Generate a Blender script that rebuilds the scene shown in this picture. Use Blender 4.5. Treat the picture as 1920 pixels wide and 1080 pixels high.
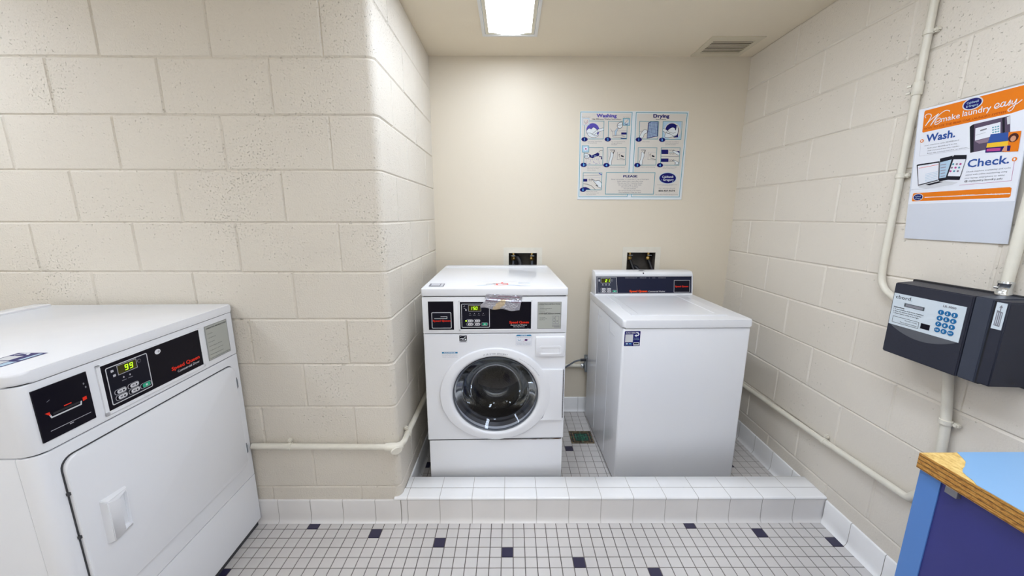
import bpy, bmesh, math, random
import numpy as np
from mathutils import Vector, Matrix
random.seed(7)
S = bpy.context.scene
COL = S.collection
for o in list(bpy.data.objects):
    bpy.data.objects.remove(o)

# ---------------------------------------------------------------- camera
F = 691.36
yaw, pitch, roll = 0.0042, 0.1937, 0.0017
fw = Vector((math.sin(yaw)*math.cos(pitch), math.cos(yaw)*math.cos(pitch), -math.sin(pitch)))
rt = Vector((math.cos(yaw), -math.sin(yaw), 0)); up = rt.cross(fw)
r2 = rt*math.cos(roll)+up*math.sin(roll); u2 = -rt*math.sin(roll)+up*math.cos(roll)
cd = bpy.data.cameras.new('camera'); cam = bpy.data.objects.new('camera', cd); COL.objects.link(cam)
cd.sensor_width = 36; cd.lens = F/1920*36; cd.clip_start = 0.02
cam.matrix_world = Matrix(((r2.x, u2.x, -fw.x, 0.5133), (r2.y, u2.y, -fw.y, -1.5224), (r2.z, u2.z, -fw.z, 1.4345), (0, 0, 0, 1)))
S.camera = cam
S.view_settings.view_transform = 'Standard'
S.view_settings.look = 'None'
S.view_settings.gamma = 1
S.view_settings.exposure = 0.0
S.view_settings.use_curve_mapping = False

# ---------------------------------------------------------------- world and lamps
w = bpy.data.worlds.new('world'); S.world = w; w.use_nodes = True
w.node_tree.nodes['Background'].inputs[0].default_value = (0.9, 0.95, 1, 1)
w.node_tree.nodes['Background'].inputs[1].default_value = 0.3
# fixture strengths (diffusers built further down); rear and right lamps are added fill
LAMP_ALCOVE, LAMP_LEFT, FILL_REAR, FILL_RIGHT = 16.0, 20.0, 11.0, 22.0

W0, WC, D, H = 2.0116, 0.0098, 1.0189, 2.414
XL, YR = -2.6, -3.4          # room extents outside the frame
def wx(y): return W0 + WC*y

# ---------------------------------------------------------------- materials
def mat(name, col, rough=0.5, metal=0.0, bump=None, spec=0.5, coat=0.0, emit=None, estr=0.0, var=0.0, vscale=3.0):
    m = bpy.data.materials.new(name); m.use_nodes = True
    nt = m.node_tree; b = nt.nodes['Principled BSDF']
    b.inputs['Base Color'].default_value = (*col, 1)
    b.inputs['Roughness'].default_value = rough
    b.inputs['Metallic'].default_value = metal
    b.inputs['Specular IOR Level'].default_value = spec
    b.inputs['Coat Weight'].default_value = coat
    if emit:
        b.inputs['Emission Color'].default_value = (*emit, 1); b.inputs['Emission Strength'].default_value = estr
    tc = nt.nodes.new('ShaderNodeTexCoord')
    if var:
        n = nt.nodes.new('ShaderNodeTexNoise'); n.inputs['Scale'].default_value = vscale; n.inputs['Detail'].default_value = 4
        r = nt.nodes.new('ShaderNodeMapRange'); r.inputs[1].default_value = .3; r.inputs[2].default_value = .7
        r.inputs[3].default_value = 1-var; r.inputs[4].default_value = 1+var*.4
        mx = nt.nodes.new('ShaderNodeMix'); mx.data_type = 'RGBA'; mx.blend_type = 'MULTIPLY'; mx.inputs[0].default_value = 1
        mx.inputs[6].default_value = (*col, 1)
        cb = nt.nodes.new('ShaderNodeCombineColor')
        nt.links.new(tc.outputs['Object'], n.inputs['Vector']); nt.links.new(n.outputs[0], r.inputs[0])
        for i in range(3): nt.links.new(r.outputs[0], cb.inputs[i])
        nt.links.new(cb.outputs[0], mx.inputs[7]); nt.links.new(mx.outputs[2], b.inputs['Base Color'])
    if bump:
        prev = None
        for (kind, sc, dist, lo, hi) in bump:
            n = nt.nodes.new('ShaderNodeTexNoise'); n.inputs['Scale'].default_value = sc; n.inputs['Detail'].default_value = 3
            nt.links.new(tc.outputs['Object'], n.inputs['Vector'])
            r = nt.nodes.new('ShaderNodeMapRange'); r.inputs[1].default_value = lo; r.inputs[2].default_value = hi
            if kind == 'pit':      # density of the pits changes from block to block
                q = nt.nodes.new('ShaderNodeTexNoise'); q.inputs['Scale'].default_value = 2.6; nt.links.new(tc.outputs['Object'], q.inputs['Vector'])
                for idx, base in ((1, lo), (2, hi)):
                    ma = nt.nodes.new('ShaderNodeMath'); ma.operation = 'MULTIPLY_ADD'; ma.inputs[1].default_value = .26; ma.inputs[2].default_value = base-.12
                    nt.links.new(q.outputs[0], ma.inputs[0]); nt.links.new(ma.outputs[0], r.inputs[idx])
            nt.links.new(n.outputs[0], r.inputs[0])
            bp = nt.nodes.new('ShaderNodeBump'); bp.inputs['Strength'].default_value = 1; bp.inputs['Distance'].default_value = dist
            nt.links.new(r.outputs[0], bp.inputs['Height'])
            if prev: nt.links.new(prev.outputs[0], bp.inputs['Normal'])
            prev = bp
        nt.links.new(prev.outputs[0], b.inputs['Normal'])
    return m
M = {}
PAINT = (0.72, 0.665, 0.575)
M['block'] = mat('painted_block', PAINT, .55, bump=[('n', 9, .0015, .3, .7), ('n', 150, .0009, .25, .6), ('pit', 150, .0026, .245, .335)], spec=.3)
M['block2'] = mat('painted_block_smooth', (0.73, 0.675, 0.59), .5, bump=[('n', 8, .0015, .3, .7), ('n', 140, .0005, .25, .6), ('pit', 110, .0026, .225, .30)], spec=.3)
M['paint'] = mat('painted_plaster', (0.73, 0.655, 0.53), .5, bump=[('n', 4, .0015, .3, .7), ('n', 220, .0002, .3, .7)], spec=.35)
M['ceiling'] = mat('ceiling_paint', (0.79, 0.70, 0.55), .7, bump=[('n', 160, .0003, .3, .7)], spec=.3)
M['pipe'] = mat('painted_conduit', (0.74, 0.70, 0.60), .4, bump=[('n', 60, .0004, .3, .7)], var=.05, vscale=20)
M['trim'] = mat('glazed_tile', (0.91, 0.905, 0.90), .16, var=.04, vscale=6)
M['grout'] = mat('grout', (0.15, 0.13, 0.12), .9, var=.4, vscale=5)
M['grout_alcove'] = mat('grout_alcove', (0.34, 0.31, 0.28), .9, var=.5, vscale=12)
M['trim_shaded'] = mat('glazed_tile_shaded', (0.80, 0.775, 0.75), .2, var=.04, vscale=6)  # same glazed tile, darkened in colour for the dimmer light on upright faces
M['groutl'] = mat('trim_grout', (0.42, 0.39, 0.35), .9, var=.2, vscale=9)
M['ftile'] = mat('floor_tile', (0.63, 0.60, 0.58), .35, var=.10, vscale=2.2)
M['dtile'] = mat('navy_floor_tile', (0.028, 0.024, 0.06), .3)
M['white'] = mat('white_enamel', (0.83, 0.84, 0.87), .22, spec=.5, coat=.2, bump=[('n', 3, .0006, .3, .7)])
M['whiteplast'] = mat('white_plastic', (0.83, 0.84, 0.87), .3)
M['gap'] = mat('dark_seam', (0.05, 0.05, 0.055), .8)
M['black'] = mat('black_gloss', (0.006, 0.005, 0.010), .22, spec=.12)
M['slate'] = mat('dark_slate_panel', (0.018, 0.020, 0.042), .25, spec=.12)
M['key'] = mat('keypad_overlay', (0.008, 0.008, 0.016), .3, spec=.12)
M['keyslate'] = mat('keypad_slate', (0.045, 0.05, 0.075), .35, spec=.12)
M['greyline'] = mat('grey_line', (0.42, 0.42, 0.46), .4)
M['lightgrey'] = mat('light_grey', (0.62, 0.63, 0.66), .4)
M['buttonw'] = mat('button_white', (0.66, 0.66, 0.70), .4)
M['green'] = mat('green_button', (0.03, 0.42, 0.24), .4, spec=.15)
M['red'] = mat('red_print', (0.80, 0.035, 0.015), .4, spec=.15)
M['orange2'] = mat('orange_red_print', (0.85, 0.07, 0.01), .4, spec=.15)
M['wprint'] = mat('white_print', (0.80, 0.80, 0.84), .4)
M['led'] = mat('led_digits', (0.4, 0.7, 0.0), .4, emit=(0.50, 1.0, 0.02), estr=1.1)
M['leddim'] = mat('led_window', (0.05, 0.045, 0.01), .2, spec=.15)
M['plate'] = mat('instruction_plate', (0.42, 0.43, 0.39), .35)
M['ink'] = mat('ink_black', (0.012, 0.012, 0.02), .5, spec=.15)
M['inkgrey'] = mat('ink_grey', (0.22, 0.22, 0.25), .5, spec=.15)
M['inkpale'] = mat('ink_pale', (0.50, 0.50, 0.55), .5)
M['sticker'] = mat('sticker_white', (0.80, 0.82, 0.88), .35)
M['notice'] = mat('notice_blue', (0.02, 0.22, 0.42), .4)
M['navy'] = mat('navy_print', (0.010, 0.009, 0.13), .4, spec=.15)
M['indigo'] = mat('indigo_print', (0.10, 0.08, 0.42), .4, spec=.15)
M['sheet'] = mat('poster_sheet', (0.74, 0.78, 0.80), .35)
M['sheet_in'] = mat('poster_cream', (0.70, 0.66, 0.60), .4)
M['teal'] = mat('teal_print', (0.10, 0.34, 0.42), .4, spec=.15)
M['palblue'] = mat('pale_blue_print', (0.42, 0.58, 0.72), .4)
M['cyan'] = mat('cyan_print', (0.10, 0.42, 0.85), .4)
M['poster_w'] = mat('poster_white', (0.78, 0.80, 0.86), .3)
M['poster_w2'] = mat('poster_blank', (0.64, 0.67, 0.74), .25)
M['orange'] = mat('poster_orange', (0.78, 0.20, 0.012), .3, spec=.15)
M['brick'] = mat('poster_brown', (0.42, 0.06, 0.01), .4, spec=.15)
M['pblue'] = mat('poster_blue', (0.035, 0.09, 0.32), .4, spec=.15)
M['purple'] = mat('poster_purple', (0.10, 0.075, 0.12), .4, spec=.15)
M['pinkish'] = mat('poster_mauve', (0.25, 0.18, 0.24), .4)
M['yellow'] = mat('poster_yellow', (0.85, 0.52, 0.02), .4)
M['magenta'] = mat('poster_magenta', (0.45, 0.05, 0.25), .4)
M['skin'] = mat('poster_skin', (0.62, 0.30, 0.18), .5)
M['brown'] = mat('poster_dark_brown', (0.07, 0.02, 0.015), .5, spec=.15)
M['device'] = mat('reader_housing', (0.026, 0.028, 0.042), .42, spec=.25, bump=[('n', 900, .0002, .3, .7)])
M['device2'] = mat('reader_housing_bevel', (0.045, 0.052, 0.074), .4, spec=.25, bump=[('n', 900, .0002, .3, .7)])
M['devarc'] = mat('reader_arc', (0.09, 0.095, 0.11), .4)
M['devdark'] = mat('reader_slot', (0.006, 0.006, 0.01), .5)
M['overlay'] = mat('reader_overlay', (0.62, 0.69, 0.74), .3)
M['lcd'] = mat('reader_display', (0.07, 0.09, 0.10), .25)
M['blue_key'] = mat('reader_key', (0.015, 0.14, 0.34), .35, spec=.15)
M['chrome'] = mat('chrome', (0.62, 0.64, 0.66), .22, 1.0)
M['steel'] = mat('galvanised_steel', (0.30, 0.33, 0.36), .4, .8)
M['brass'] = mat('brass', (0.65, 0.45, 0.16), .3, 1.0)
M['rubber'] = mat('black_rubber', (0.018, 0.018, 0.022), .45)
M['boxdark'] = mat('outlet_recess', (0.085, 0.075, 0.065), .6, var=.4, vscale=25)
M['hosegrey'] = mat('grey_hose', (0.10, 0.11, 0.13), .4)
M['drum'] = mat('drum_steel', (0.12, 0.10, 0.085), .38, .5, bump=[('n', 120, .001, .4, .6)])
M['gasket'] = mat('door_gasket', (0.05, 0.05, 0.06), .4)
M['hinge'] = mat('hinge_steel', (0.24, 0.24, 0.26), .35, .7)
M['laminate'] = mat('sky_blue_laminate', (0.23, 0.42, 0.68), .35)
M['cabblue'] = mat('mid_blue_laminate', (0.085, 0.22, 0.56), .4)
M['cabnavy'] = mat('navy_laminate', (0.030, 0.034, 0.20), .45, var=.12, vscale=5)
M['foil'] = mat('foil_tape', (0.44, 0.44, 0.50), .28, .8, bump=[('n', 70, .003, .3, .7)])
M['foilc'] = mat('foil_tape_cream', (0.62, 0.50, 0.34), .3, .4, bump=[('n', 60, .003, .3, .7)])
M['foilr'] = mat('foil_tape_maroon', (0.36, 0.26, 0.32), .3, .7, bump=[('n', 60, .003, .3, .7)])
M['drain_metal'] = mat('corroded_drain', (0.22, 0.16, 0.09), .6, .3, var=.8, vscale=40)
M['draingreen'] = mat('verdigris', (0.04, 0.17, 0.11), .5, .2, var=.6, vscale=60)
M['ventmetal'] = mat('vent_paint', (0.66, 0.59, 0.45), .5)
M['ventdark'] = mat('vent_cavity', (0.10, 0.07, 0.04), .9)
M['framewhite'] = mat('fixture_frame', (0.72, 0.71, 0.69), .4)
M['framecream'] = mat('fixture_inner_frame', (0.70, 0.65, 0.52), .4)
M['grime'] = mat('rusty_grime', (0.16, 0.09, 0.05), .9)
def wood(name, layered):
    m = mat(name, (0.5, 0.3, 0.1), .7); nt = m.node_tree; b = nt.nodes['Principled BSDF']
    tc = nt.nodes.new('ShaderNodeTexCoord'); mp = nt.nodes.new('ShaderNodeMapping')
    nt.links.new(tc.outputs['Object'], mp.inputs[0])
    n = nt.nodes.new('ShaderNodeTexNoise'); n.inputs['Detail'].default_value = 6; n.inputs['Roughness'].default_value = .7
    mp.inputs['Scale'].default_value = (45, 45, 260) if layered else (70, 38, 60)
    n.inputs['Scale'].default_value = 1.6
    nt.links.new(mp.outputs[0], n.inputs['Vector'])
    cr = nt.nodes.new('ShaderNodeValToRGB'); e = cr.color_ramp.elements
    if layered:
        e[0].position = .33; e[0].color = (0.10, 0.035, 0.008, 1); e[1].position = .62; e[1].color = (0.62, 0.33, 0.07, 1)
        k = cr.color_ramp.elements.new(.45); k.color = (0.40, 0.17, 0.025, 1)
    else:
        e[0].position = .30; e[0].color = (0.38, 0.20, 0.05, 1); e[1].position = .62; e[1].color = (0.80, 0.58, 0.22, 1)
        k = cr.color_ramp.elements.new(.45); k.color = (0.66, 0.43, 0.13, 1)
    nt.links.new(n.outputs[0], cr.inputs[0])
    if layered:
        wv = nt.nodes.new('ShaderNodeTexWave'); wv.wave_type = 'BANDS'; wv.bands_direction = 'Z'
        wv.inputs['Scale'].default_value = 32; wv.inputs['Distortion'].default_value = .6; wv.inputs['Detail'].default_value = 1
        nt.links.new(tc.outputs['Object'], wv.inputs['Vector'])
        r = nt.nodes.new('ShaderNodeMapRange'); r.inputs[1].default_value = .02; r.inputs[2].default_value = .25; r.inputs[3].default_value = .35; r.inputs[4].default_value = 1
        nt.links.new(wv.outputs['Fac'], r.inputs[0])
        mx = nt.nodes.new('ShaderNodeMix'); mx.data_type = 'RGBA'; mx.blend_type = 'MULTIPLY'; mx.inputs[0].default_value = 1
        cb = nt.nodes.new('ShaderNodeCombineColor')
        for i in range(3): nt.links.new(r.outputs[0], cb.inputs[i])
        nt.links.new(cr.outputs[0], mx.inputs[6]); nt.links.new(cb.outputs[0], mx.inputs[7]); nt.links.new(mx.outputs[2], b.inputs['Base Color'])
    else:
        nt.links.new(cr.outputs[0], b.inputs['Base Color'])
    bp = nt.nodes.new('ShaderNodeBump'); bp.inputs['Distance'].default_value = .001
    nt.links.new(n.outputs[0], bp.inputs['Height']); nt.links.new(bp.outputs[0], b.inputs['Normal'])
    return m
M['ply'] = wood('plywood_edge', True)
M['osb'] = wood('bare_particle_board', False)
def lampmat(name, strength):
    m = bpy.data.materials.new(name); m.use_nodes = True; nt = m.node_tree
    nt.nodes.remove(nt.nodes['Principled BSDF']); e = nt.nodes.new('ShaderNodeEmission')
    e.inputs[0].default_value = (0.86, 0.95, 1.10, 1); e.inputs[1].default_value = strength
    nt.links.new(e.outputs[0], nt.nodes['Material Output'].inputs[0]); return m
def glassmat():
    m = bpy.data.materials.new('door_glass'); m.use_nodes = True; nt = m.node_tree
    nt.nodes.remove(nt.nodes['Principled BSDF'])
    t = nt.nodes.new('ShaderNodeBsdfTransparent'); t.inputs[0].default_value = (0.80, 0.82, 0.86, 1)
    g = nt.nodes.new('ShaderNodeBsdfGlossy'); g.inputs['Roughness'].default_value = .03; g.inputs[0].default_value = (.9, .95, 1, 1)
    fr = nt.nodes.new('ShaderNodeFresnel'); fr.inputs[0].default_value = 1.42
    mx = nt.nodes.new('ShaderNodeMixShader')
    cl = nt.nodes.new('ShaderNodeMath'); cl.operation = 'MINIMUM'; cl.inputs[1].default_value = .40
    nt.links.new(fr.outputs[0], cl.inputs[0])
    nt.links.new(cl.outputs[0], mx.inputs[0]); nt.links.new(t.outputs[0], mx.inputs[1]); nt.links.new(g.outputs[0], mx.inputs[2])
    nt.links.new(mx.outputs[0], nt.nodes['Material Output'].inputs[0]); return m
M['glass'] = glassmat()

# ---------------------------------------------------------------- object helpers
def link(name, me, parent=None, mats=(), smooth=False, kind=None):
    o = bpy.data.objects.new(name, me); COL.objects.link(o)
    for k in mats: me.materials.append(M[k] if isinstance(k, str) else k)
    if smooth:
        for p in me.polygons: p.use_smooth = True
    if parent: o.parent = parent
    if kind: o['kind'] = kind
    return o
def from_bm(name, bm, mats, parent=None, smooth=False, kind=None):
    me = bpy.data.meshes.new(name); bm.to_mesh(me); bm.free()
    return link(name, me, parent, mats, smooth, kind)
def autosmooth(o, ang=35):
    me = o.data; bm = bmesh.new(); bm.from_mesh(me)
    for f in bm.faces: f.smooth = True
    for e in bm.edges:
        if len(e.link_faces) == 2 and e.calc_face_angle(0) > math.radians(ang): e.smooth = False
    bm.to_mesh(me); bm.free(); return o
def thing(name, loc, rz, label, cat, group=None):
    o = bpy.data.objects.new(name, None); COL.objects.link(o); o.location = loc; o.rotation_euler = (0, 0, rz)
    o.empty_display_size = .05
    o['label'] = label; o['category'] = cat
    if group: o['group'] = group
    return o
def tag(o, label, cat, group=None):
    o['label'] = label; o['category'] = cat
    if group: o['group'] = group
    return o
def rrect(x0, x1, y0, y1, r, n=5):
    """closed rounded rectangle, counter clockwise; r may be a 4-list (x0y0, x1y0, x1y1, x0y1)"""
    rs = r if isinstance(r, (list, tuple)) else [r]*4
    P = []
    for (cx, cy, a0, rr, sx, sy) in ((x0, y0, 180, rs[0], 1, 1), (x1, y0, 270, rs[1], -1, 1), (x1, y1, 0, rs[2], -1, -1), (x0, y1, 90, rs[3], 1, -1)):
        if rr <= 0: P.append((cx, cy)); continue
        for i in range(n+1):
            a = math.radians(a0+90*i/n); P.append((cx+sx*rr+rr*math.cos(a), cy+sy*rr+rr*math.sin(a)))
    return P
def add_prism(bm, pts, z0, z1, axis='z', bevel=0, seg=2, mi=0):
    """extrude closed 2D outline; axis z: (x,y) plan; axis y: (x,z) outline extruded between y=z0..z1 ; axis x: (y,z)"""
    f3 = {'z': lambda p, h: (p[0], p[1], h), 'y': lambda p, h: (p[0], h, p[1]), 'x': lambda p, h: (h, p[0], p[1])}[axis]
    a = [bm.verts.new(f3(p, z0)) for p in pts]; b = [bm.verts.new(f3(p, z1)) for p in pts]
    n = len(pts); fs = [bm.faces.new(a[::-1]), bm.faces.new(b)]
    for i in range(n): fs.append(bm.faces.new((a[i], a[(i+1) % n], b[(i+1) % n], b[i])))
    for f in fs: f.material_index = mi
    if bevel:
        es = set(fs[0].edges) | set(fs[1].edges)
        r = bmesh.ops.bevel(bm, geom=list(es), offset=bevel, segments=seg, profile=.5, affect='EDGES', clamp_overlap=True)
        for f in r['faces']: f.material_index = mi
    return fs
def add_box(bm, x0, x1, y0, y1, z0, z1, bevel=0, rv=0, mi=0, seg=2):
    add_prism(bm, rrect(x0, x1, y0, y1, rv) if rv else [(x0, y0), (x1, y0), (x1, y1), (x0, y1)], z0, z1, 'z', 0, mi=mi) if not bevel else _bb(bm, x0, x1, y0, y1, z0, z1, bevel, rv, mi, seg)
def _bb(bm, x0, x1, y0, y1, z0, z1, bevel, rv, mi, seg):
    t = bmesh.new()
    pts = rrect(x0, x1, y0, y1, rv) if rv else [(x0, y0), (x1, y0), (x1, y1), (x0, y1)]
    add_prism(t, pts, z0, z1, 'z')
    if rv: geom = [e for e in t.edges if abs(e.verts[0].co.z-e.verts[1].co.z) < 1e-6]
    else: geom = list(t.edges)
    bmesh.ops.bevel(t, geom=geom, offset=bevel, segments=seg, profile=.5, affect='EDGES', clamp_overlap=True)
    merge(bm, t, mi)
def merge(bm, t, mi=0, matx=None):
    bmesh.ops.recalc_face_normals(t, faces=t.faces)
    mp = {}
    for v in t.verts: mp[v] = bm.verts.new(matx @ v.co if matx else v.co)
    for f in t.faces:
        try: g = bm.faces.new([mp[v] for v in f.verts]); g.material_index = mi
        except ValueError: pass
    t.free()
def box(name, parent, mats, *a, **k):
    bm = bmesh.new(); add_box(bm, *a, **k)
    bmesh.ops.recalc_face_normals(bm, faces=bm.faces)
    return autosmooth(from_bm(name, bm, mats if isinstance(mats, (list, tuple)) else [mats], parent))
def prism(name, parent, m, pts, z0, z1, axis='z', bevel=0, seg=2):
    bm = bmesh.new(); add_prism(bm, pts, z0, z1, axis, bevel, seg)
    bmesh.ops.recalc_face_normals(bm, faces=bm.faces)
    return autosmooth(from_bm(name, bm, [m], parent))
def add_tube(bm, path, r, n=16, caps=True, mi=0):
    P = [Vector(p) for p in path]; m = len(P); rs = r if isinstance(r, (list, tuple)) else [r]*m
    T = [(P[min(i+1, m-1)]-P[max(i-1, 0)]).normalized() for i in range(m)]
    ref = Vector((0, 0, 1)) if abs(T[0].z) < .9 else Vector((1, 0, 0))
    nrm = T[0].cross(ref).normalized(); rings = []
    for i in range(m):
        nrm = (nrm - T[i]*nrm.dot(T[i])).normalized(); bn = T[i].cross(nrm)
        rings.append([bm.verts.new(P[i]+(nrm*math.cos(2*math.pi*k/n)+bn*math.sin(2*math.pi*k/n))*rs[i]) for k in range(n)])
    for i in range(m-1):
        for k in range(n):
            f = bm.faces.new((rings[i][k], rings[i][(k+1) % n], rings[i+1][(k+1) % n], rings[i+1][k])); f.material_index = mi
    if caps:
        bm.faces.new(rings[0][::-1]).material_index = mi; bm.faces.new(rings[-1]).material_index = mi
def tube(name, parent, m, path, r, n=16):
    bm = bmesh.new(); add_tube(bm, path, r, n); bmesh.ops.recalc_face_normals(bm, faces=bm.faces)
    return autosmooth(from_bm(name, bm, [m], parent), 50)
def bend(pts, rad, n=7):
    """polyline with rounded corners"""
    P = [Vector(p) for p in pts]; out = [P[0]]
    for i in range(1, len(P)-1):
        a = (P[i-1]-P[i]); b = (P[i+1]-P[i]); d = min(rad, a.length*.49, b.length*.49)
        p0 = P[i]+a.normalized()*d; p1 = P[i]+b.normalized()*d
        for k in range(n+1):
            t = k/n; out.append(p0*(1-t)**2+P[i]*2*t*(1-t)+p1*t*t)
    out.append(P[-1]); return out
def lathe(name, parent, m, prof, cx, cz, sx=1.0, sz=1.0, n=64, mats=None, mids=None):
    """profile [(radius, y[, radius_z])] spun about the local Y axis through (cx, cz)"""
    bm = bmesh.new(); rings = []
    for p in prof:
        r, y = p[0], p[1]; rz = p[2] if len(p) > 2 else r
        if r < 1e-6: rings.append([bm.verts.new((cx, y, cz))])
        else: rings.append([bm.verts.new((cx+r*sx*math.cos(2*math.pi*k/n), y, cz+rz*sz*math.sin(2*math.pi*k/n))) for k in range(n)])
    for i in range(len(rings)-1):
        a, b = rings[i], rings[i+1]
        for k in range(n):
            if len(a) == 1: f = bm.faces.new((a[0], b[k], b[(k+1) % n]))
            elif len(b) == 1: f = bm.faces.new((a[k], a[(k+1) % n], b[0]))
            else: f = bm.faces.new((a[k], a[(k+1) % n], b[(k+1) % n], b[k]))
            if mids: f.material_index = mids[i]
    bmesh.ops.recalc_face_normals(bm, faces=bm.faces)
    return autosmooth(from_bm(name, bm, mats or [m], parent), 40)

# ---------------------------------------------------------------- flat print helper
_tc = {}
def glyphs(s, bold=0.0, res=3):
    key = (s, bold, res)
    if key in _tc: return _tc[key]
    c = bpy.data.curves.new('t', 'FONT'); c.body = s; c.size = 1; c.resolution_u = res; c.offset = bold; c.fill_mode = 'FRONT'
    o = bpy.data.objects.new('t', c); COL.objects.link(o)
    dg = bpy.context.evaluated_depsgraph_get(); me = bpy.data.meshes.new_from_object(o.evaluated_get(dg))
    V = [(v.co.x, v.co.y) for v in me.vertices]; P = [list(p.vertices) for p in me.polygons]
    bpy.data.meshes.remove(me); bpy.data.objects.remove(o); bpy.data.curves.remove(c)
    _tc[key] = (V, P); return _tc[key]
class Print:
    """flat ink shapes on a plane; f(u,v,h) gives the 3D point in the parent's space, h = height of the layer"""
    def __init__(s, f, step=.0003, base=.0004): s.f = f; s.S = []; s.mats = []; s.base = base
    def mi(s, m):
        if m not in s.mats: s.mats.append(m)
        return s.mats.index(m)
    def add(s, pts, polys, m, lay=0):
        s.S.append((lay, len(s.S), list(pts), polys, s.mi(m))); return s
    def poly(s, pts, m, lay=0): return s.add(pts, [list(range(len(pts)))], m, lay)
    def rect(s, x0, y0, x1, y1, m, lay=0, r=0):
        return s.poly(rrect(min(x0, x1), max(x0, x1), min(y0, y1), max(y0, y1), r, 4) if r else [(x0, y0), (x1, y0), (x1, y1), (x0, y1)], m, lay)
    def ell(s, cx, cy, rx, ry, m, lay=0, n=28, a0=0, a1=360):
        full = abs(a1-a0) >= 360
        k = n if full else n+1
        return s.poly([(cx+rx*math.cos(math.radians(a0+(a1-a0)*i/n)), cy+ry*math.sin(math.radians(a0+(a1-a0)*i/n))) for i in range(k)], m, lay)
    def line(s, pts, wd, m, lay=0, closed=False):
        P = [Vector((p[0], p[1])) for p in pts]; n = len(P); L = []; R = []
        for i in range(n):
            a = P[(i-1) % n] if (closed or i > 0) else P[i]; b = P[(i+1) % n] if (closed or i < n-1) else P[i]
            d0 = (P[i]-a); d1 = (b-P[i])
            d0 = d0.normalized() if d0.length > 1e-9 else d1.normalized(); d1 = d1.normalized() if d1.length > 1e-9 else d0
            nn = Vector((-(d0+d1).y, (d0+d1).x)); nn = nn.normalized() if nn.length > 1e-6 else Vector((-d0.y, d0.x))
            c = max(.35, nn.dot(Vector((-d0.y, d0.x)))); nn = nn*(wd/2/c)
            L.append(tuple(P[i]+nn)); R.append(tuple(P[i]-nn))
        V = L+R; Q = []
        for i in range(n if closed else n-1):
            j = (i+1) % n; Q.append([i, n+i, n+j, j])
        return s.add(V, Q, m, lay)
    def frame(s, x0, y0, x1, y1, wd, m, lay=0, r=0):
        return s.line(rrect(min(x0, x1), max(x0, x1), min(y0, y1), max(y0, y1), r, 4), wd, m, lay, True)
    def text(s, t, u, v, h, m, lay=0, w=None, bold=0, shear=0, al='L', res=2, flip=1):
        """cap height h, baseline v, left edge u; flip=-1 when the v axis runs downwards"""
        V, P = glyphs(t, bold, res)
        if not V: return s
        x0 = min(p[0] for p in V); x1 = max(p[0] for p in V); k = h/.70
        kx = (w/(x1-x0)) if w else k
        wd = (x1-x0)*kx; off = {'L': 0, 'C': -wd/2, 'R': -wd}[al]
        return s.add([(u+off+(p[0]-x0)*kx+shear*p[1]*k, v+flip*p[1]*k) for p in V], P, m, lay)
    def build(s, name, parent, kind=None):
        V, P, I = [], [], []
        for k, (lay, _, pts, polys, mi) in enumerate(sorted(s.S, key=lambda q: q[:2])):   # every ink shape gets its own hair-thin level
            n = len(V); V += [s.f(p[0], p[1], s.base+lay*1e-4+k*2e-5) for p in pts]
            for q in polys: P.append([n+i for i in q]); I.append(mi)
        me = bpy.data.meshes.new(name); me.from_pydata(V, [], P); me.update()
        me.polygons.foreach_set('material_index', I)
        return link(name, me, parent, s.mats, kind=kind)
def smooth(pts, closed=False, n=5):
    P = [Vector((p[0], p[1])) for p in pts]; m = len(P); out = []
    for i in range(m if closed else m-1):
        g = lambda k: P[k % m] if closed else P[max(0, min(m-1, k))]
        a, b, c, d = g(i-1), g(i), g(i+1), g(i+2)
        for k in range(n):
            t = k/n; q = .5*((2*b)+(c-a)*t+(2*a-5*b+4*c-d)*t*t+(3*b-a-3*c+d)*t**3); out.append((q.x, q.y))
    if not closed: out.append(tuple(P[-1]))
    return out
FRONT = lambda y=0.0: (lambda u, v, h: (u, y-h, v))
TOP = lambda z: (lambda u, v, h: (u, v, z+h))
SEG = {'0': 'abcdef', '1': 'bc', '2': 'abged', '5': 'afgcd', '9': 'abcdfg'}
def seven(pr, ch, x, y, w, h, t, m, lay, sh=.1):
    X = lambda u, v: (x+u+sh*v, y+v)
    g = t*.25
    if ch == '1': x -= w*.25
    rects = {'a': (t*.5, h-t, w-t*.5, h), 'g': (t*.5, h/2-t/2, w-t*.5, h/2+t/2), 'd': (t*.5, 0, w-t*.5, t),
             'f': (0, h/2+g, t, h-g), 'b': (w-t, h/2+g, w, h-g), 'e': (0, g, t, h/2-g), 'c': (w-t, g, w, h/2-g)}
    for k in SEG[ch]:
        a, b, c, d = rects[k]; pr.poly([X(a, b), X(c, b), X(c, d), X(a, d)], m, lay)
def homog(src, dst):
    A = []; B = []
    for (x, y), (u, v) in zip(src, dst):
        A += [[x, y, 1, 0, 0, 0, -u*x, -u*y], [0, 0, 0, x, y, 1, -v*x, -v*y]]; B += [u, v]
    h = np.linalg.solve(np.array(A, float), np.array(B, float)); Hm = np.append(h, 1).reshape(3, 3)
    def f(x, y):
        p = Hm @ np.array([x, y, 1.0]); return float(p[0]/p[2]), float(p[1]/p[2])
    return f

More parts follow.
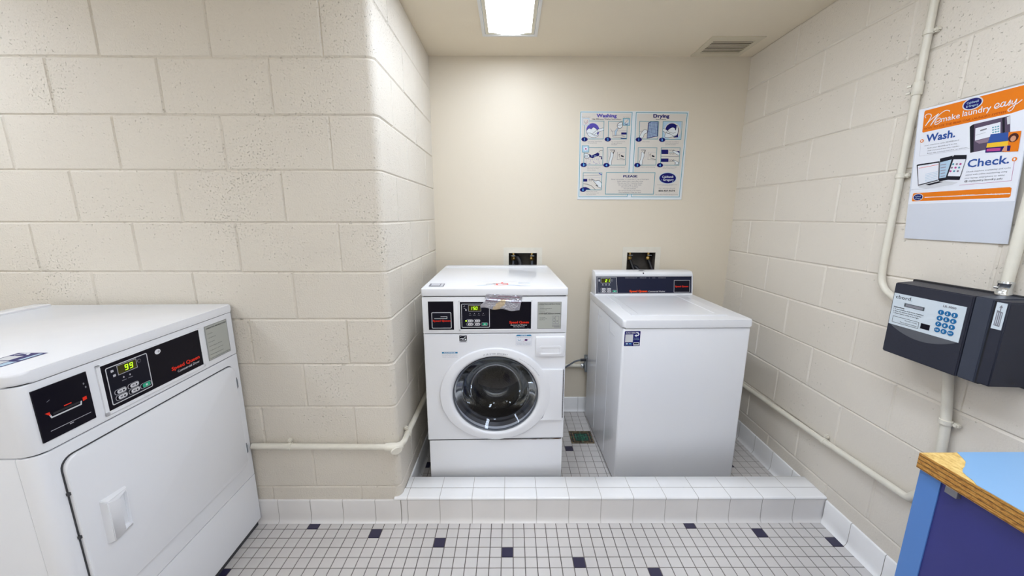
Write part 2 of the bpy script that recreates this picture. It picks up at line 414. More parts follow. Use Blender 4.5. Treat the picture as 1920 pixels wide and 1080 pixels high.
# ================================================================ SETTING
B = 0.2032
GR = 0.0046
def cmu(name, P, rows, joints, brk, m='block'):
    """block wall: P(s,z,depth)->point. Every block is a raised pillow with a recessed mortar joint round it."""
    bm = bmesh.new()
    for (za, zb), js in zip(rows, joints):
        for a, b in zip(js[:-1], js[1:]):
            if b-a < .012: continue
            e = [.0060+random.uniform(-.0012, .0022) for _ in range(4)]
            ss = [a, a+e[0]*.55, a+e[0]]+[q for q in brk if a+.012 < q < b-.012]+[b-e[1], b-e[1]*.55, b]
            zz = [za, za+e[2]*.55, za+e[2], zb-e[3], zb-e[3]*.55, zb]
            if zb-za < .03: zz = [za, za+.004, zb-.004, zb]
            lift = random.uniform(-.0004, .0006)
            G = []
            for i, s_ in enumerate(ss):
                row = []
                for j, z_ in enumerate(zz):
                    ei = min(i, len(ss)-1-i); ej = min(j, len(zz)-1-j); k = min(ei, ej)
                    d = -GR if k == 0 else (-GR*.55 if (k == 1 and len(zz) == 6) else lift)
                    row.append(bm.verts.new(P(s_, z_, d)))
                G.append(row)
            for i in range(len(ss)-1):
                for j in range(len(zz)-1):
                    bm.faces.new((G[i][j], G[i+1][j], G[i+1][j+1], G[i][j+1]))
    bmesh.ops.recalc_face_normals(bm, faces=bm.faces)
    return autosmooth(from_bm(name, bm, [m], kind='structure'), 11)
R = .032
def P_left(s, z, d):
    if s <= -R: return (s, -d, z)
    if s <= -R+math.pi*R/2:
        a = (s+R)/R; return (-R+(R+d)*math.sin(a), R-(R+d)*math.cos(a), z)
    y = R+(s+R-math.pi*R/2); return (d, y, z)
S_Y = lambda y: y-R-R+math.pi*R/2+0.0 + R - R  # arc length at depth y on the side face
S_Y = lambda y: (y-R)-R+math.pi*R/2
rows, joints = [], []
zj = [0.0]+[-.0176+B*k for k in range(1, 12)]+[H]
zj = [z for z in zj if z <= H-.005]+[H]
for k, (a, b) in enumerate(zip(zj[:-1], zj[1:])):
    par = 0 if k % 2 == 1 else 1      # even or odd half-block columns
    fx = [XL]+[.0184+.2078*j for j in range(-14, 0) if (j % 2 == 0) == (par == 0)]
    sy = [.2, .6, 1.0] if par == 0 else [.4, .8]
    fx = [x for x in fx if x >= XL]
    joints.append(sorted(set(fx))+[S_Y(y) for y in sy]+[S_Y(D+.01)]); rows.append((a, b))
brk = [-R+math.pi*R/2*i/10 for i in range(11)]
cmu('wall_left', P_left, rows, joints, brk)
def P_right(s, z, d): return (wx(s)-d, s, z)
rows, joints = [], []
zj = [0.0]+[.1862+B*k for k in range(0, 11)]+[H]
for k, (a, b) in enumerate(zip(zj[:-1], zj[1:])):
    r_ = k-1
    even = (r_ % 2 == 1)
    js = [.4118+.2032*j for j in range(-20, 4) if (j % 2 == 0) == even]
    js = [YR]+[y for y in js if YR+.02 < y < D-.01]+[D+.01]
    joints.append(js); rows.append((a, b))
cmu('wall_right', P_right, rows, joints, [], 'block2')

# back wall with two openings for the plumbing boxes
B1 = (.501, .696, .985, 1.182); B2 = (1.318, 1.514, .985, 1.187)
bm = bmesh.new()
xs = [-.02, B1[0], B1[1], B2[0], B2[1], wx(D)+.02]; zs = [0, .985, 1.182, 1.187, H]
for i in range(5):
    for j in range(4):
        if (i == 1 and j == 1) or (i == 3 and j in (1, 2)): continue
        bm.faces.new([bm.verts.new(p) for p in ((xs[i], D, zs[j]), (xs[i+1], D, zs[j]), (xs[i+1], D, zs[j+1]), (xs[i], D, zs[j+1]))])
bmesh.ops.remove_doubles(bm, verts=bm.verts, dist=1e-5)
from_bm('wall_back', bm, ['paint'], kind='structure')
# rest of the room, outside the picture
def slab(name, m, x0, x1, y0, y1, z0, z1):
    o = box(name, None, m, x0, x1, y0, y1, z0, z1); o['kind'] = 'structure'; return o
slab('wall_rear', 'paint', XL-.1, wx(YR)+.1, YR-.1, YR, 0, H)
slab('wall_side', 'paint', XL-.1, XL, YR, .1, 0, H)

# ceiling with openings for fixtures and vent
FX = [(.372, .646, -.46, .735), (-1.95, -1.65, -1.55, -.35), (.95, 1.23, -1.60, -.40)]
VENT = (1.668, 1.903, .796, .957)
holes = FX+[VENT]
xs = sorted(set([XL-.05, wx(D)+.05]+[h[0] for h in holes]+[h[1] for h in holes])); ys = sorted(set([YR-.05, D+.05]+[h[2] for h in holes]+[h[3] for h in holes]))
bm = bmesh.new()
for i in range(len(xs)-1):
    for j in range(len(ys)-1):
        cx, cy = (xs[i]+xs[i+1])/2, (ys[j]+ys[j+1])/2
        if any(h[0] < cx < h[1] and h[2] < cy < h[3] for h in holes): continue
        bm.faces.new([bm.verts.new((x, y, H)) for x, y in ((xs[i], ys[j]), (xs[i], ys[j+1]), (xs[i+1], ys[j+1]), (xs[i+1], ys[j]))])
bmesh.ops.remove_doubles(bm, verts=bm.verts, dist=1e-5)
from_bm('ceiling', bm, ['ceiling'], kind='structure')

# floor tiles
def floor(name, cells, px, py, darkf, z=0.0):
    bm = bmesh.new(); gw = .0012
    for (x0, x1, y0, y1, i, j) in cells:
        t = random.uniform(-.0003, .0003)
        a, b, c, d = x0+gw, x1-gw, y0+gw, y1-gw
        if b-a < .004 or d-c < .004: continue
        lo = [bm.verts.new(p) for p in ((a, c, z-.004), (b, c, z-.004), (b, d, z-.004), (a, d, z-.004))]
        e = .0009
        hi = [bm.verts.new(p) for p in ((a+e, c+e, z+t), (b-e, c+e, z+t), (b-e, d-e, z+t), (a+e, d-e, z+t))]
        mi = 1 if darkf(i, j) else 0
        bm.faces.new(hi).material_index = mi
        for k in range(4): bm.faces.new((lo[k], lo[(k+1) % 4], hi[(k+1) % 4], hi[k])).material_index = mi
    return bm
def cells(x0, x1, y0, y1, cx, cy, px, py):
    out = []
    i0 = math.floor((x0-cx)/px+.5); i1 = math.ceil((x1-cx)/px-.5); j0 = math.floor((y0-cy)/py+.5); j1 = math.ceil((y1-cy)/py-.5)
    for i in range(i0, i1+1):
        for j in range(j0, j1+1):
            a, b = cx+(i-.5)*px, cx+(i+.5)*px; c, d = cy+(j-.5)*py, cy+(j+.5)*py
            out.append((max(a, x0), min(b, x1), max(c, y0), min(d, y1), i, j))
    return out
PX, PY = .05065, .0487
bm = floor('floor', cells(XL, wx(0)+.0, YR, -.0, -.411, -.0248, PX, PY), PX, PY, lambda i, j: (i+6*j) % 35 == 0)
b2 = floor('f', cells(0.0, wx(D), .134, D, .882, .555, PX, PX), PX, PX, lambda i, j: (i+6*j) % 35 == 0 and not (i == -1 and j == 6))
me2 = bpy.data.meshes.new('t'); b2.to_mesh(me2); b2.free(); bm.from_mesh(me2); bpy.data.meshes.remove(me2)
f = bm.faces.new([bm.verts.new(p) for p in ((XL, YR, -.0022), (wx(0)+.1, YR, -.0022), (wx(0)+.1, .06, -.0022), (XL, .06, -.0022))]); f.material_index = 2
f = bm.faces.new([bm.verts.new(p) for p in ((-.02, .06, -.0014), (wx(0)+.1, .06, -.0014), (wx(0)+.1, D, -.0014), (-.02, D, -.0014))]); f.material_index = 3
from_bm('floor', bm, ['ftile', 'dtile', 'grout', 'grout_alcove'], kind='structure')

# cove base and curb tiles: profile (out, z) swept between joints
TP = .1528
def tilerun(name, segs, prof, P, joint=.0022, grout=.0018, mats=('trim', 'groutl')):
    """segs: list of (s0,s1); P(s,out,z)"""
    bm = bmesh.new()
    for (a, b) in segs:
        if b-a < .008: continue
        ra = [bm.verts.new(P(a+joint/2, o, z)) for o, z in prof]; rb = [bm.verts.new(P(b-joint/2, o, z)) for o, z in prof]
        for i in range(len(prof)-1): bm.faces.new((ra[i], rb[i], rb[i+1], ra[i+1]))
    s0 = segs[0][0]; s1 = segs[-1][1]
    gp = [(o-grout, z-.0005) for o, z in prof]
    ra = [bm.verts.new(P(s0, o, z)) for o, z in gp]; rb = [bm.verts.new(P(s1, o, z)) for o, z in gp]
    for i in range(len(gp)-1): bm.faces.new((ra[i], rb[i], rb[i+1], ra[i+1])).material_index = 1
    bmesh.ops.recalc_face_normals(bm, faces=bm.faces)
    o = from_bm(name, bm, mats, kind='structure'); return autosmooth(o, 60)
cove = [(.020, .0005), (.0155, .0045), (.0118, .0095), (.0092, .016), (.0078, .025), (.007, .04), (.007, .112), (.0058, .1155), (.003, .1172), (-.001, .1175)]
js = [.027+TP*j for j in range(-18, 1)]
js = [j for j in js if j > XL]
segs = list(zip([XL]+js[:-1], js))
tilerun('baseboard_left', [(a, b) for a, b in segs if b < -.1]+[(js[-2], -.004)], cove, lambda s, o, z: (s, -o, z), mats=('trim_shaded', 'groutl'))
# curb face (same cove tile), cap with bullnose
cface = [(.020, .0005), (.0155, .0045), (.0118, .0095), (.0092, .016), (.0078, .025), (.007, .04), (.007, .1165)]
cj = [.027+TP*j for j in range(0, 14)]; cj = [-.003]+cj+[W0]
cj = [c for c in cj if c <= W0]
tilerun('trim_1', list(zip(cj[:-1], cj[1:])), cface, lambda s, o, z: (s, -o, z), mats=('trim_shaded', 'groutl'))
nose = [(.008, .1185), (.0092, .1215), (.009, .1255), (.0068, .1288), (.003, .1304), (-.003, .1307), (-.056, .1307)]
tilerun('trim_2', list(zip([-.034]+cj[1:-1], cj[1:])), nose, lambda s, o, z: (s, -o, z))
capb = [(-.0582, .1307), (-.1335, .1307), (-.1350, .129), (-.1350, -.002)]
tilerun('trim_3', list(zip([.002]+cj[1:-1], cj[1:-1]+[wx(.1)])), capb, lambda s, o, z: (s, -o, z))
# base inside the alcove and along the right wall
sj = [.139+TP*j for j in range(0, 7)]
def clipsegs(js, a, b):
    js = [a]+[j for j in js if a+.01 < j < b-.01]+[b]; return list(zip(js[:-1], js[1:]))
tilerun('baseboard_inner', clipsegs([.16+TP*j for j in range(8)], .135, D), cove, lambda s, o, z: (o, s, z))
tilerun('baseboard_back', clipsegs([.10+TP*j for j in range(15)], 0, wx(D)), [(o, z*.93) for o, z in cove], lambda s, o, z: (s, D-o, z))
tilerun('baseboard_right', clipsegs([.20+TP*j for j in range(8)], .135, D), cove, lambda s, o, z: (wx(s)-o, s, z))
tilerun('baseboard_front', clipsegs([-.145-TP*j for j in range(26)][::-1], YR, -.010), cove, lambda s, o, z: (wx(s)-o, s, z))

# ================================================================ CEILING FIXTURES AND VENT
def ceiling_light(h, label, strength):
    x0, x1, y0, y1 = h; cx, cy = (x0+x1)/2, (y0+y1)/2
    t = thing('ceiling_light', (cx, cy, H), 0, label, 'ceiling light', 'recessed ceiling lights')
    a, b = (x1-x0)/2, (y1-y0)/2
    def ring(name, m, o, i, z0, z1):
        bm = bmesh.new()
        for (p, q, r_, s_) in ((-a-o, -a+i, -b-o, b+o), (a-i, a+o, -b-o, b+o), (-a+i, a-i, -b-o, -b+i), (-a+i, a-i, b-i, b+o)):
            add_box(bm, p, q, r_, s_, z0, z1)
        bmesh.ops.recalc_face_normals(bm, faces=bm.faces)
        return from_bm(name, bm, [m], t)
    ring('frame', 'framewhite', .014, .001, -.007, .0)
    ring('door_frame', 'framecream', -.004, .022, -.004, .004)
    box('housing', t, 'ventdark', -a, a, -b, b, .06, .07)
    bm = bmesh.new()
    n = 12; rws = []
    for j in range(2):
        rws.append([bm.verts.new((-a+.018+(2*a-.036)*i/n, (-b+.018, b-.018)[j], .002-.012*math.sin(math.pi*i/n))) for i in range(n+1)])
    for i in range(n): bm.faces.new((rws[0][i], rws[0][i+1], rws[1][i+1], rws[1][i]))
    rw = [[bm.verts.new(v.co+Vector((0, 0, .004))) for v in r_] for r_ in rws]
    for i in range(n): bm.faces.new((rw[0][i], rw[1][i], rw[1][i+1], rw[0][i+1]))
    for j in range(2):
        for i in range(n): bm.faces.new((rws[j][i], rws[j][i+1], rw[j][i+1], rw[j][i]))
    bmesh.ops.recalc_face_normals(bm, faces=bm.faces)
    from_bm('diffuser', bm, [lampmat('fluorescent_diffuser', strength)], t, smooth=False)
    return t
ceiling_light(FX[0], 'lit rectangular ceiling light with white frame above the washing machines', LAMP_ALCOVE)
ceiling_light(FX[1], 'lit ceiling light above the dryer side of the room', LAMP_LEFT)
ceiling_light(FX[2], 'unseen ceiling fill light added over the viewer, between the dryer and the blue counter', FILL_RIGHT)  # added lamp out of view, brightens right wall, curb and dryer front
def fill_pendant(x, y, label, strength):  # invented lamps out of view, added to fill the ceiling and machine fronts
    t = thing('fill_pendant_light', (x, y, 2.02), 0, label, 'ceiling light', 'added hanging fill lights')
    bm = bmesh.new(); _bb(bm, -.11, .11, -.60, .60, 0, .075, .02, 0, 0, 3); bmesh.ops.recalc_face_normals(bm, faces=bm.faces)
    from_bm('diffuser', bm, [lampmat('fill_diffuser', strength)], t)
    for q in (-.6, .6): box('end_cap', t, 'framewhite', -.115, .115, min(q, q*1.02), max(q, q*1.02), -.003, .078, bevel=.004)
    for q in (-.45, .45): tube('stem', t, 'chrome', [(0, q, .074), (0, q, H-2.022)], .006, 8)
fill_pendant(.75, -2.45, 'unseen hanging fill light added behind the viewer, nearer the right wall', FILL_REAR)
fill_pendant(-1.1, -2.45, 'unseen hanging fill light added behind the viewer, at the left', FILL_REAR)

t = thing('ceiling_vent', ((VENT[0]+VENT[1])/2, (VENT[2]+VENT[3])/2, H), 0, 'cream painted square air vent with louvres on ceiling by the right wall', 'air vent')
a, b = (VENT[1]-VENT[0])/2, (VENT[3]-VENT[2])/2
bm = bmesh.new()
for p in ((-a-.035, -a, -b-.048, b+.05), (a, a+.03, -b-.048, b+.05), (-a, a, -b-.048, -b), (-a, a, b, b+.05)):
    add_box(bm, p[0], p[1], p[2], p[3], -.004, 0)
bmesh.ops.recalc_face_normals(bm, faces=bm.faces); from_bm('grille_frame', bm, ['ventmetal'], t)
bm = bmesh.new(); add_box(bm, -a, a, -b, b, .05, .055)
for q in ((-a-.002, -a, -b, b), (a, a+.002, -b, b), (-a, a, -b-.002, -b), (-a, a, b, b+.002)): add_box(bm, *q, 0.0005, .055)
bmesh.ops.recalc_face_normals(bm, faces=bm.faces); from_bm('duct', bm, ['ventdark'], t)
for k in range(9):
    y = -b+2*b*(k+.5)/9
    bm = bmesh.new(); v = [(y-.0042, -.0025), (y+.0042, -.0025), (y+.0042, -.0012), (y-.0042, -.0012)]
    add_prism(bm, v, -a, a, 'x'); bmesh.ops.recalc_face_normals(bm, faces=bm.faces); from_bm('slat', bm, ['ventmetal'], t)

# ================================================================ MACHINE HELPERS
def small_lines(pr, x0, x1, ys, h, m, lay, texts):
    for y, tx in zip(ys, texts):
        pr.text(tx, x0, y, h, m, lay, w=None if len(tx) < 14 else (x1-x0)*min(1, len(tx)/34))
def keypad(pr, k, bx, by, line, m_key, icon=True):
    """k=(x0,z0,x1,z1) outline; buttons columns bx (3), rows by(2)"""
    pr.rect(k[0], k[1], k[2], k[3], m_key, 1, r=.003)
    pr.frame(k[0], k[1], k[2], k[3], .0026, line, 2, r=.004)
def buttons(pr, bx, by, rx, ry, line):
    for i in range(2):
        for j in range(2):
            pr.rect(bx[i]-rx*1.25, by[j]-ry*1.15, bx[i]+rx*1.2, by[j]+ry*1.15, line, 2, r=ry)
            pr.rect(bx[i]-rx*1.15, by[j]-ry, bx[i]+rx*1.1, by[j]+ry, 'black', 3, r=ry*.9)
            pr.rect(bx[i]-rx*.75, by[j]-ry*.85, bx[i]+rx*1.05, by[j]+ry*.85, 'buttonw', 4, r=ry*.8)
            pr.rect(bx[i]-rx*.35, by[j]-ry*.35, bx[i]+rx*.15, by[j]+ry*.35, 'inkgrey', 5)
            pr.ell(bx[i]+rx*.55, by[j]-ry*.1, rx*.2, ry*.4, 'ink', 5, 10)
    pr.rect(bx[2]-rx*1.3, by[1]-ry*1.1, bx[2]+rx*1.25, by[1]+ry*1.3, line, 2, r=ry)
    pr.rect(bx[2]-rx*1.2, by[1]-ry*.95, bx[2]+rx*1.15, by[1]+ry*1.15, 'black', 3, r=ry*.9)
    pr.rect(bx[2]-rx*.8, by[1]-ry*.85, bx[2]+rx*.95, by[1]+ry*1.0, 'green', 4, r=ry*.6)
    pr.rect(bx[2]-rx*.1, by[1]-ry*.4, bx[2]+rx*.3, by[1]+ry*.5, 'buttonw', 5)
def plate(parent, x0, z0, x1, z1, disp, y=0.0):
    pl = box('instruction_plate', parent, 'plate', x0, x1, y-.0012, y+.0, z0, z1)
    pr = Print(FRONT(y-.0012)); w = x1-x0; h = z1-z0
    pr.frame(x0+.002, z0+.002, x1-.002, z1-.002, .0012, 'inkgrey', 0)
    pr.text('OPERATING INSTRUCTIONS', x0+.006, z1-.0135, .0048, 'ink', 1, w=w-.012, bold=.02)
    if disp:
        L = ['1. Load clothes', '2. Close door', '3. Add detergent and close dispenser', '4. Select fabric setting', '5. Insert payment', '6. Press start when display shows']
        for i, s_ in enumerate(L): pr.text(s_, x0+.008, z1-.0205-i*.0066, .0028, 'ink', 1)
        pr.text('DISPENSER INSTRUCTIONS', x0+.006, z0+h*.545, .0048, 'ink', 1, w=w-.012, bold=.02)
        for i, s_ in enumerate(['1. Pour detergent', '2. Add bleach to level', '3. Add softener']): pr.text(s_, x0+.008, z0+h*.42-i*.0062, .0030, 'ink', 1)
        pr.frame(x1-w*.36, z0+h*.20, x1-w*.24, z0+h*.47, .001, 'inkgrey', 1); pr.frame(x1-w*.24, z0+h*.20, x1-w*.10, z0+h*.47, .001, 'inkgrey', 1)
        pr.line([(x1-w*.36, z0+h*.33), (x1-w*.24, z0+h*.33)], .001, 'inkgrey', 1)
        for q in ((-.30, .40), (-.30, .27), (-.17, .29)): pr.ell(x1+w*q[0], z0+h*q[1], .0018, .0025, 'ink', 1, 8)
        for i in range(3): pr.rect(x1-w*(.38 if i else .30), z0+h*(.06+.035*i), x1-w*.06, z0+h*(.075+.035*i), 'inkgrey', 1)
    else:
        L = ['1. Load clothes', '2. Select fabric setting', '3. Insert payment', '4. To start drying, press start button', '5. To open the door, wait for the end', '6. Remove clothes and clean the filter']
        for i, s_ in enumerate(L): pr.text(s_, x0+.008, z1-.034-i*.0168, .0032, 'ink', 1)
        pr.text('IF LIGHT FLASHES CYCLE IS COMPLETE', x0+.006, z0+.006, .0034, 'ink', 1, w=w-.012)
    pr.build('plate_text', pl)
    return pl

# ================================================================ CLOTHES DRYER
DR = thing('clothes_dryer', (-.65178, -.36556, 0), math.radians(91.73), 'white front-loading dryer at the left with a large square door and red lettering', 'dryer')
hw = .354; DD = .785
box('cabinet', DR, 'white', -hw, hw, .048, DD, .025, .851, bevel=.004)
box('base', DR, 'gap', -hw+.012, hw-.012, .014, DD-.02, 0.001, .05)
bm = bmesh.new(); _bb(bm, -hw+.008, hw-.006, .0065, .06, .045, 1.045, .002, .024, 0, 1); bmesh.ops.recalc_face_normals(bm, faces=bm.faces); from_bm('seam_core', bm, ['gap'], DR)
box('kick_panel', DR, 'white', -hw, hw, .001, .0465, .034, .2665, bevel=.0025, rv=[.03, .008, 0, 0])
# front panel with door recess
box('front_panel', DR, 'white', -hw, hw, .001, .0465, .2705, .851, bevel=.0025, rv=[.03, .008, 0, 0])
console = box('control_console', DR, 'white', -hw, hw, .001, DD, .855, 1.0345, bevel=.003, rv=[.03, .008, .004, .004])
lid = prism('lid', DR, 'white', rrect(-hw-.002, hw+.002, -.003, DD, [.032, .012, .012, .012], 6), 1.038, 1.068, 'z', .007, 3)
box('lid_ledge', lid, 'white', -hw+.004, hw-.004, DD-.07, DD-.006, 1.064, 1.075, bevel=.004)
# door
dpts = rrect(-.309, .309, .3475, .8155, [.012, .028, .028, .030], 6)
prism('door_gap', DR, 'gap', rrect(-.3125, .312, .344, .819, [.014, .03, .03, .032], 6), -.0005, .004, 'y')
door = prism('door', DR, 'white', dpts, -.010, .003, 'y', .004, 3)
# recessed pull handle: frame around a hollow
hx0, hx1, hz0, hz1 = -.260, -.187, .512, .646
bm = bmesh.new()
o_ = [(-.261, .512), (-.189, .508), (-.186, .643), (-.259, .650)]; hi = [(-.256, .519), (-.192, .515), (-.190, .637), (-.254, .642)]; ho = [(-.226, .527), (-.196, .523), (-.193, .629), (-.224, .631)]
A = [bm.verts.new((p[0], -.0095, p[1])) for p in o_]; Bv = [bm.verts.new((p[0], -.028 if i in (0, 3) else -.017, p[1])) for i, p in enumerate(hi)]
Cv = [bm.verts.new((p[0], -.030 if i in (0, 3) else -.015, p[1])) for i, p in enumerate(ho)]; Dv = [bm.verts.new((p[0]+(.012 if i in (0, 3) else -.002), -.0105, p[1]+(.006 if i < 2 else -.004))) for i, p in enumerate(ho)]
for L0, L1 in ((A, Bv), (Bv, Cv), (Cv, Dv)):
    for i in range(4): bm.faces.new((L0[i], L0[(i+1) % 4], L1[(i+1) % 4], L1[i]))
bm.faces.new(Dv); bmesh.ops.recalc_face_normals(bm, faces=bm.faces)
bmesh.ops.bevel(bm, geom=list(bm.edges), offset=.0018, segments=2, affect='EDGES', clamp_overlap=True)
autosmooth(from_bm('handle', bm, ['whiteplast'], door), 50)
for z in (.732, .422):
    hg = box('hinge', DR, 'hinge', .3085, .3165, -.009, .004, z-.024, z+.024, bevel=.001)
    box('pin', hg, 'steel', .3105, .3145, -.0125, -.008, z-.018, z+.018, bevel=.001)
for z in (.719, .587): box('door_bumper', DR, 'gap', -.3145, -.3085, -.006, .003, z-.004, z+.004)
for x in (-.30, .30):
    lg = bmesh.new()
    t0 = bmesh.new(); bmesh.ops.create_cone(t0, cap_ends=True, segments=16, radius1=.018, radius2=.016, depth=.03)
    merge(lg, t0, 0, Matrix.Translation((x, .07, .015))); from_bm('levelling_foot', lg, ['rubber'], DR)
# card slot bay
bay = box('card_slot_panel', DR, 'black', -.331, -.210, -.0012, .004, .879, 1.016)
pr = Print(FRONT(-.0012))
pr.line([(-.308, .945), (-.304, .934), (-.238, .934), (-.236, .943)], .0035, 'lightgrey', 0); pr.rect(-.300, .939, -.240, .9445, 'devdark', 1)
pr.poly([(-.316, .950), (-.306, .950), (-.306, .939)], 'red', 1); pr.poly([(-.232, .950), (-.222, .951), (-.222, .942), (-.232, .940)], 'red', 1)
pr.rect(-.275, .9485, -.258, .951, 'red', 1)
pr.line([(-.313, .901), (-.220, .901)], .0015, 'greyline', 1); pr.rect(-.272, .8955, -.263, .898, 'greyline', 1)
pr.ell(-.222, .986, .002, .003, 'inkgrey', 1, 8); pr.ell(-.219, .975, .002, .003, 'inkgrey', 1, 8)
pr.line([(-.307, .977), (-.300, .980)], .0014, 'inkgrey', 1)
pr.build('card_slot_marks', bay)
# control panel
bez = bmesh.new()
for q in ((-.186, -.176, .868, 1.019), (.1705, .1755, .868, 1.019), (-.186, .1755, 1.0145, 1.019), (-.186, .1755, .868, .8775)): add_box(bez, q[0], q[1], -.003, .002, q[2], q[3])
bmesh.ops.recalc_face_normals(bez, faces=bez.faces); from_bm('panel_bezel', bez, ['whiteplast'], DR)
cp = box('control_panel', DR, 'black', -.176, .1705, -.0015, .004, .8775, 1.0145)
pr = Print(FRONT(-.0015))
keypad(pr, (-.163, .890, -.038, 1.002), None, None, 'lightgrey', 'key')
pr.rect(-.131, .971, -.075, .997, 'leddim', 2); pr.frame(-.132, .970, -.074, .998, .0016, 'greyline', 3)
for i, c in enumerate('99'): seven(pr, c, -.112+i*.0145, .9755, .0105, .0175, .0026, 'led', 4)
pr.ell(-.0655, .988, .0058, .0058, 'inkgrey', 3, 16); pr.ell(-.0655, .988, .0044, .0044, 'key', 4, 16)
for x, y in ((-.147, .988), (-.143, .973)): pr.rect(x-.004, y-.003, x+.004, y+.004, 'inkpale', 3, r=.001)
for x in (-.119, -.100): pr.ell(x, .958, .0022, .003, 'inkpale', 3, 10); pr.rect(x-.007, .948, x+.007, .950, 'inkgrey', 3)
buttons(pr, (-.135, -.096, -.0585), (.9215, .904), .0145, .0068, 'inkpale')
pr.ell(-.0005, .993, .0105, .0085, 'wprint', 3); pr.ell(.003, .993, .004, .004, 'greyline', 4, 12)
pr.build('keypad_markings', cp); pr = Print(FRONT(-.0015))
pr.text('Speed Queen', .037, .908, .0125, 'red', 3, w=.120, bold=.03); pr.text('Commercial Dryer', .058, .893, .0085, 'wprint', 3, w=.096)
pr.build('brand_lettering', cp)
plate(DR, .2005, .877, .3165, 1.0155, False)
# sticker on the lid
st = Print(TOP(1.0682), base=.0003)
st.poly([(-.300, .092), (-.203, .092), (-.203, .170), (-.300, .170)], 'navy', 0)
st.rect(-.2960, .120, -.262, .166, 'lightgrey', 1); st.rect(-.2960, .096, -.266, .116, 'palblue', 1); st.rect(-.258, .128, -.226, .166, 'lightgrey', 1)
st.line([(-.220, .160), (-.209, .150), (-.209, .135), (-.220, .128)], .005, 'sticker', 1); st.rect(-.256, .098, -.210, .108, 'palblue', 1)
st.build('lid_sticker', lid)

# ================================================================ FRONT-LOADING WASHER
FLO = (.441, .165, 0); th = math.radians(1.5)
FL = thing('front_load_washer', FLO, th, 'white front-loading washer with round glass door, taped control panel, standing behind the tiled curb', 'washing machine')
hw = .341; DD = .79
bm = bmesh.new(); x_ = hw-.001
for q in ((-x_, -x_+.012, .046, DD, .02, .880), (x_-.012, x_, .046, DD, .02, .880), (-x_+.012, x_-.012, DD-.012, DD, .02, .880), (-x_+.012, x_-.012, .046, DD-.012, .02, .032), (-x_+.012, x_-.012, .046, DD-.012, .868, .880)): add_box(bm, *q)
bmesh.ops.remove_doubles(bm, verts=bm.verts, dist=1e-5); bmesh.ops.recalc_face_normals(bm, faces=bm.faces); from_bm('cabinet', bm, ['white'], FL)
bm = bmesh.new()
add_box(bm, -hw+.006, hw-.006, .005, .05, .864, 1.07)
bmesh.ops.recalc_face_normals(bm, faces=bm.faces); from_bm('seam_core', bm, ['gap'], FL)
box('seam_core', FL, 'gap', -hw+.008, hw-.008, .007, .05, .300, .335)
box('kick_panel', FL, 'white', -hw+.004, hw-.003, .004, .05, .015, .317, bevel=.004)
# front panel with a real round opening
GCX, GCZ = -.001, .5685
bm = bmesh.new()
n = 64; outer = []
def rectpt(a, x0, x1, z0, z1):
    dx, dz = math.cos(a), math.sin(a); t_ = 1e9
    if dx > 1e-9: t_ = min(t_, (x1-GCX)/dx)
    if dx < -1e-9: t_ = min(t_, (x0-GCX)/dx)
    if dz > 1e-9: t_ = min(t_, (z1-GCZ)/dz)
    if dz < -1e-9: t_ = min(t_, (z0-GCZ)/dz)
    return (GCX+dx*t_, GCZ+dz*t_)
angs = sorted(set([2*math.pi*k/n for k in range(n)]+[math.atan2(z-GCZ, x-GCX) % (2*math.pi) for x in (-hw, hw) for z in (.3235, .8805)]))
ro = [bm.verts.new((*(lambda p: (p[0], 0.0))(rectpt(a, -hw, hw, .3235, .8805)), rectpt(a, -hw, hw, .3235, .8805)[1])) for a in angs]
rb = [bm.verts.new((v.co.x, .044, v.co.z)) for v in ro]
ri = [bm.verts.new((GCX+.212*math.cos(a), 0, GCZ+.202*math.sin(a))) for a in angs]
rk = [bm.verts.new((GCX+.212*math.cos(a), .044, GCZ+.202*math.sin(a))) for a in angs]
m_ = len(angs)
for i in range(m_):
    j = (i+1) % m_
    bm.faces.new((ro[i], ro[j], ri[j], ri[i])); bm.faces.new((ro[i], rb[i], rb[j], ro[j])); bm.faces.new((ri[i], ri[j], rk[j], rk[i]))
bmesh.ops.recalc_face_normals(bm, faces=bm.faces)
oe = [e for e in bm.edges if all(abs(v.co.y) < 1e-6 for v in e.verts) and len(e.link_faces) == 2 and any(abs(f.normal.y) < .5 and (abs(f.normal.x) > .9 or abs(f.normal.z) > .9) for f in e.link_faces) and (max(abs(v.co.x) for v in e.verts) > hw-1e-4 or all(v.co.z < .324 or v.co.z > .88 for v in e.verts))]
bmesh.ops.bevel(bm, geom=oe, offset=.004, segments=2, affect='EDGES', clamp_overlap=True)
autosmooth(from_bm('front_panel', bm, ['white'], FL), 30)
box('control_console', FL, 'white', -hw-.001, hw+.001, 0, DD, .8835, 1.0615, bevel=.003)
lid = prism('lid', FL, 'white', rrect(-hw-.003, hw+.003, -.005, DD, [.01, .01, .008, .008], 3), 1.066, 1.104, 'z', .006, 3)
box('lid_ledge', lid, 'white', -hw+.01, hw-.01, DD-.09, DD-.004, 1.10, 1.108, bevel=.003)
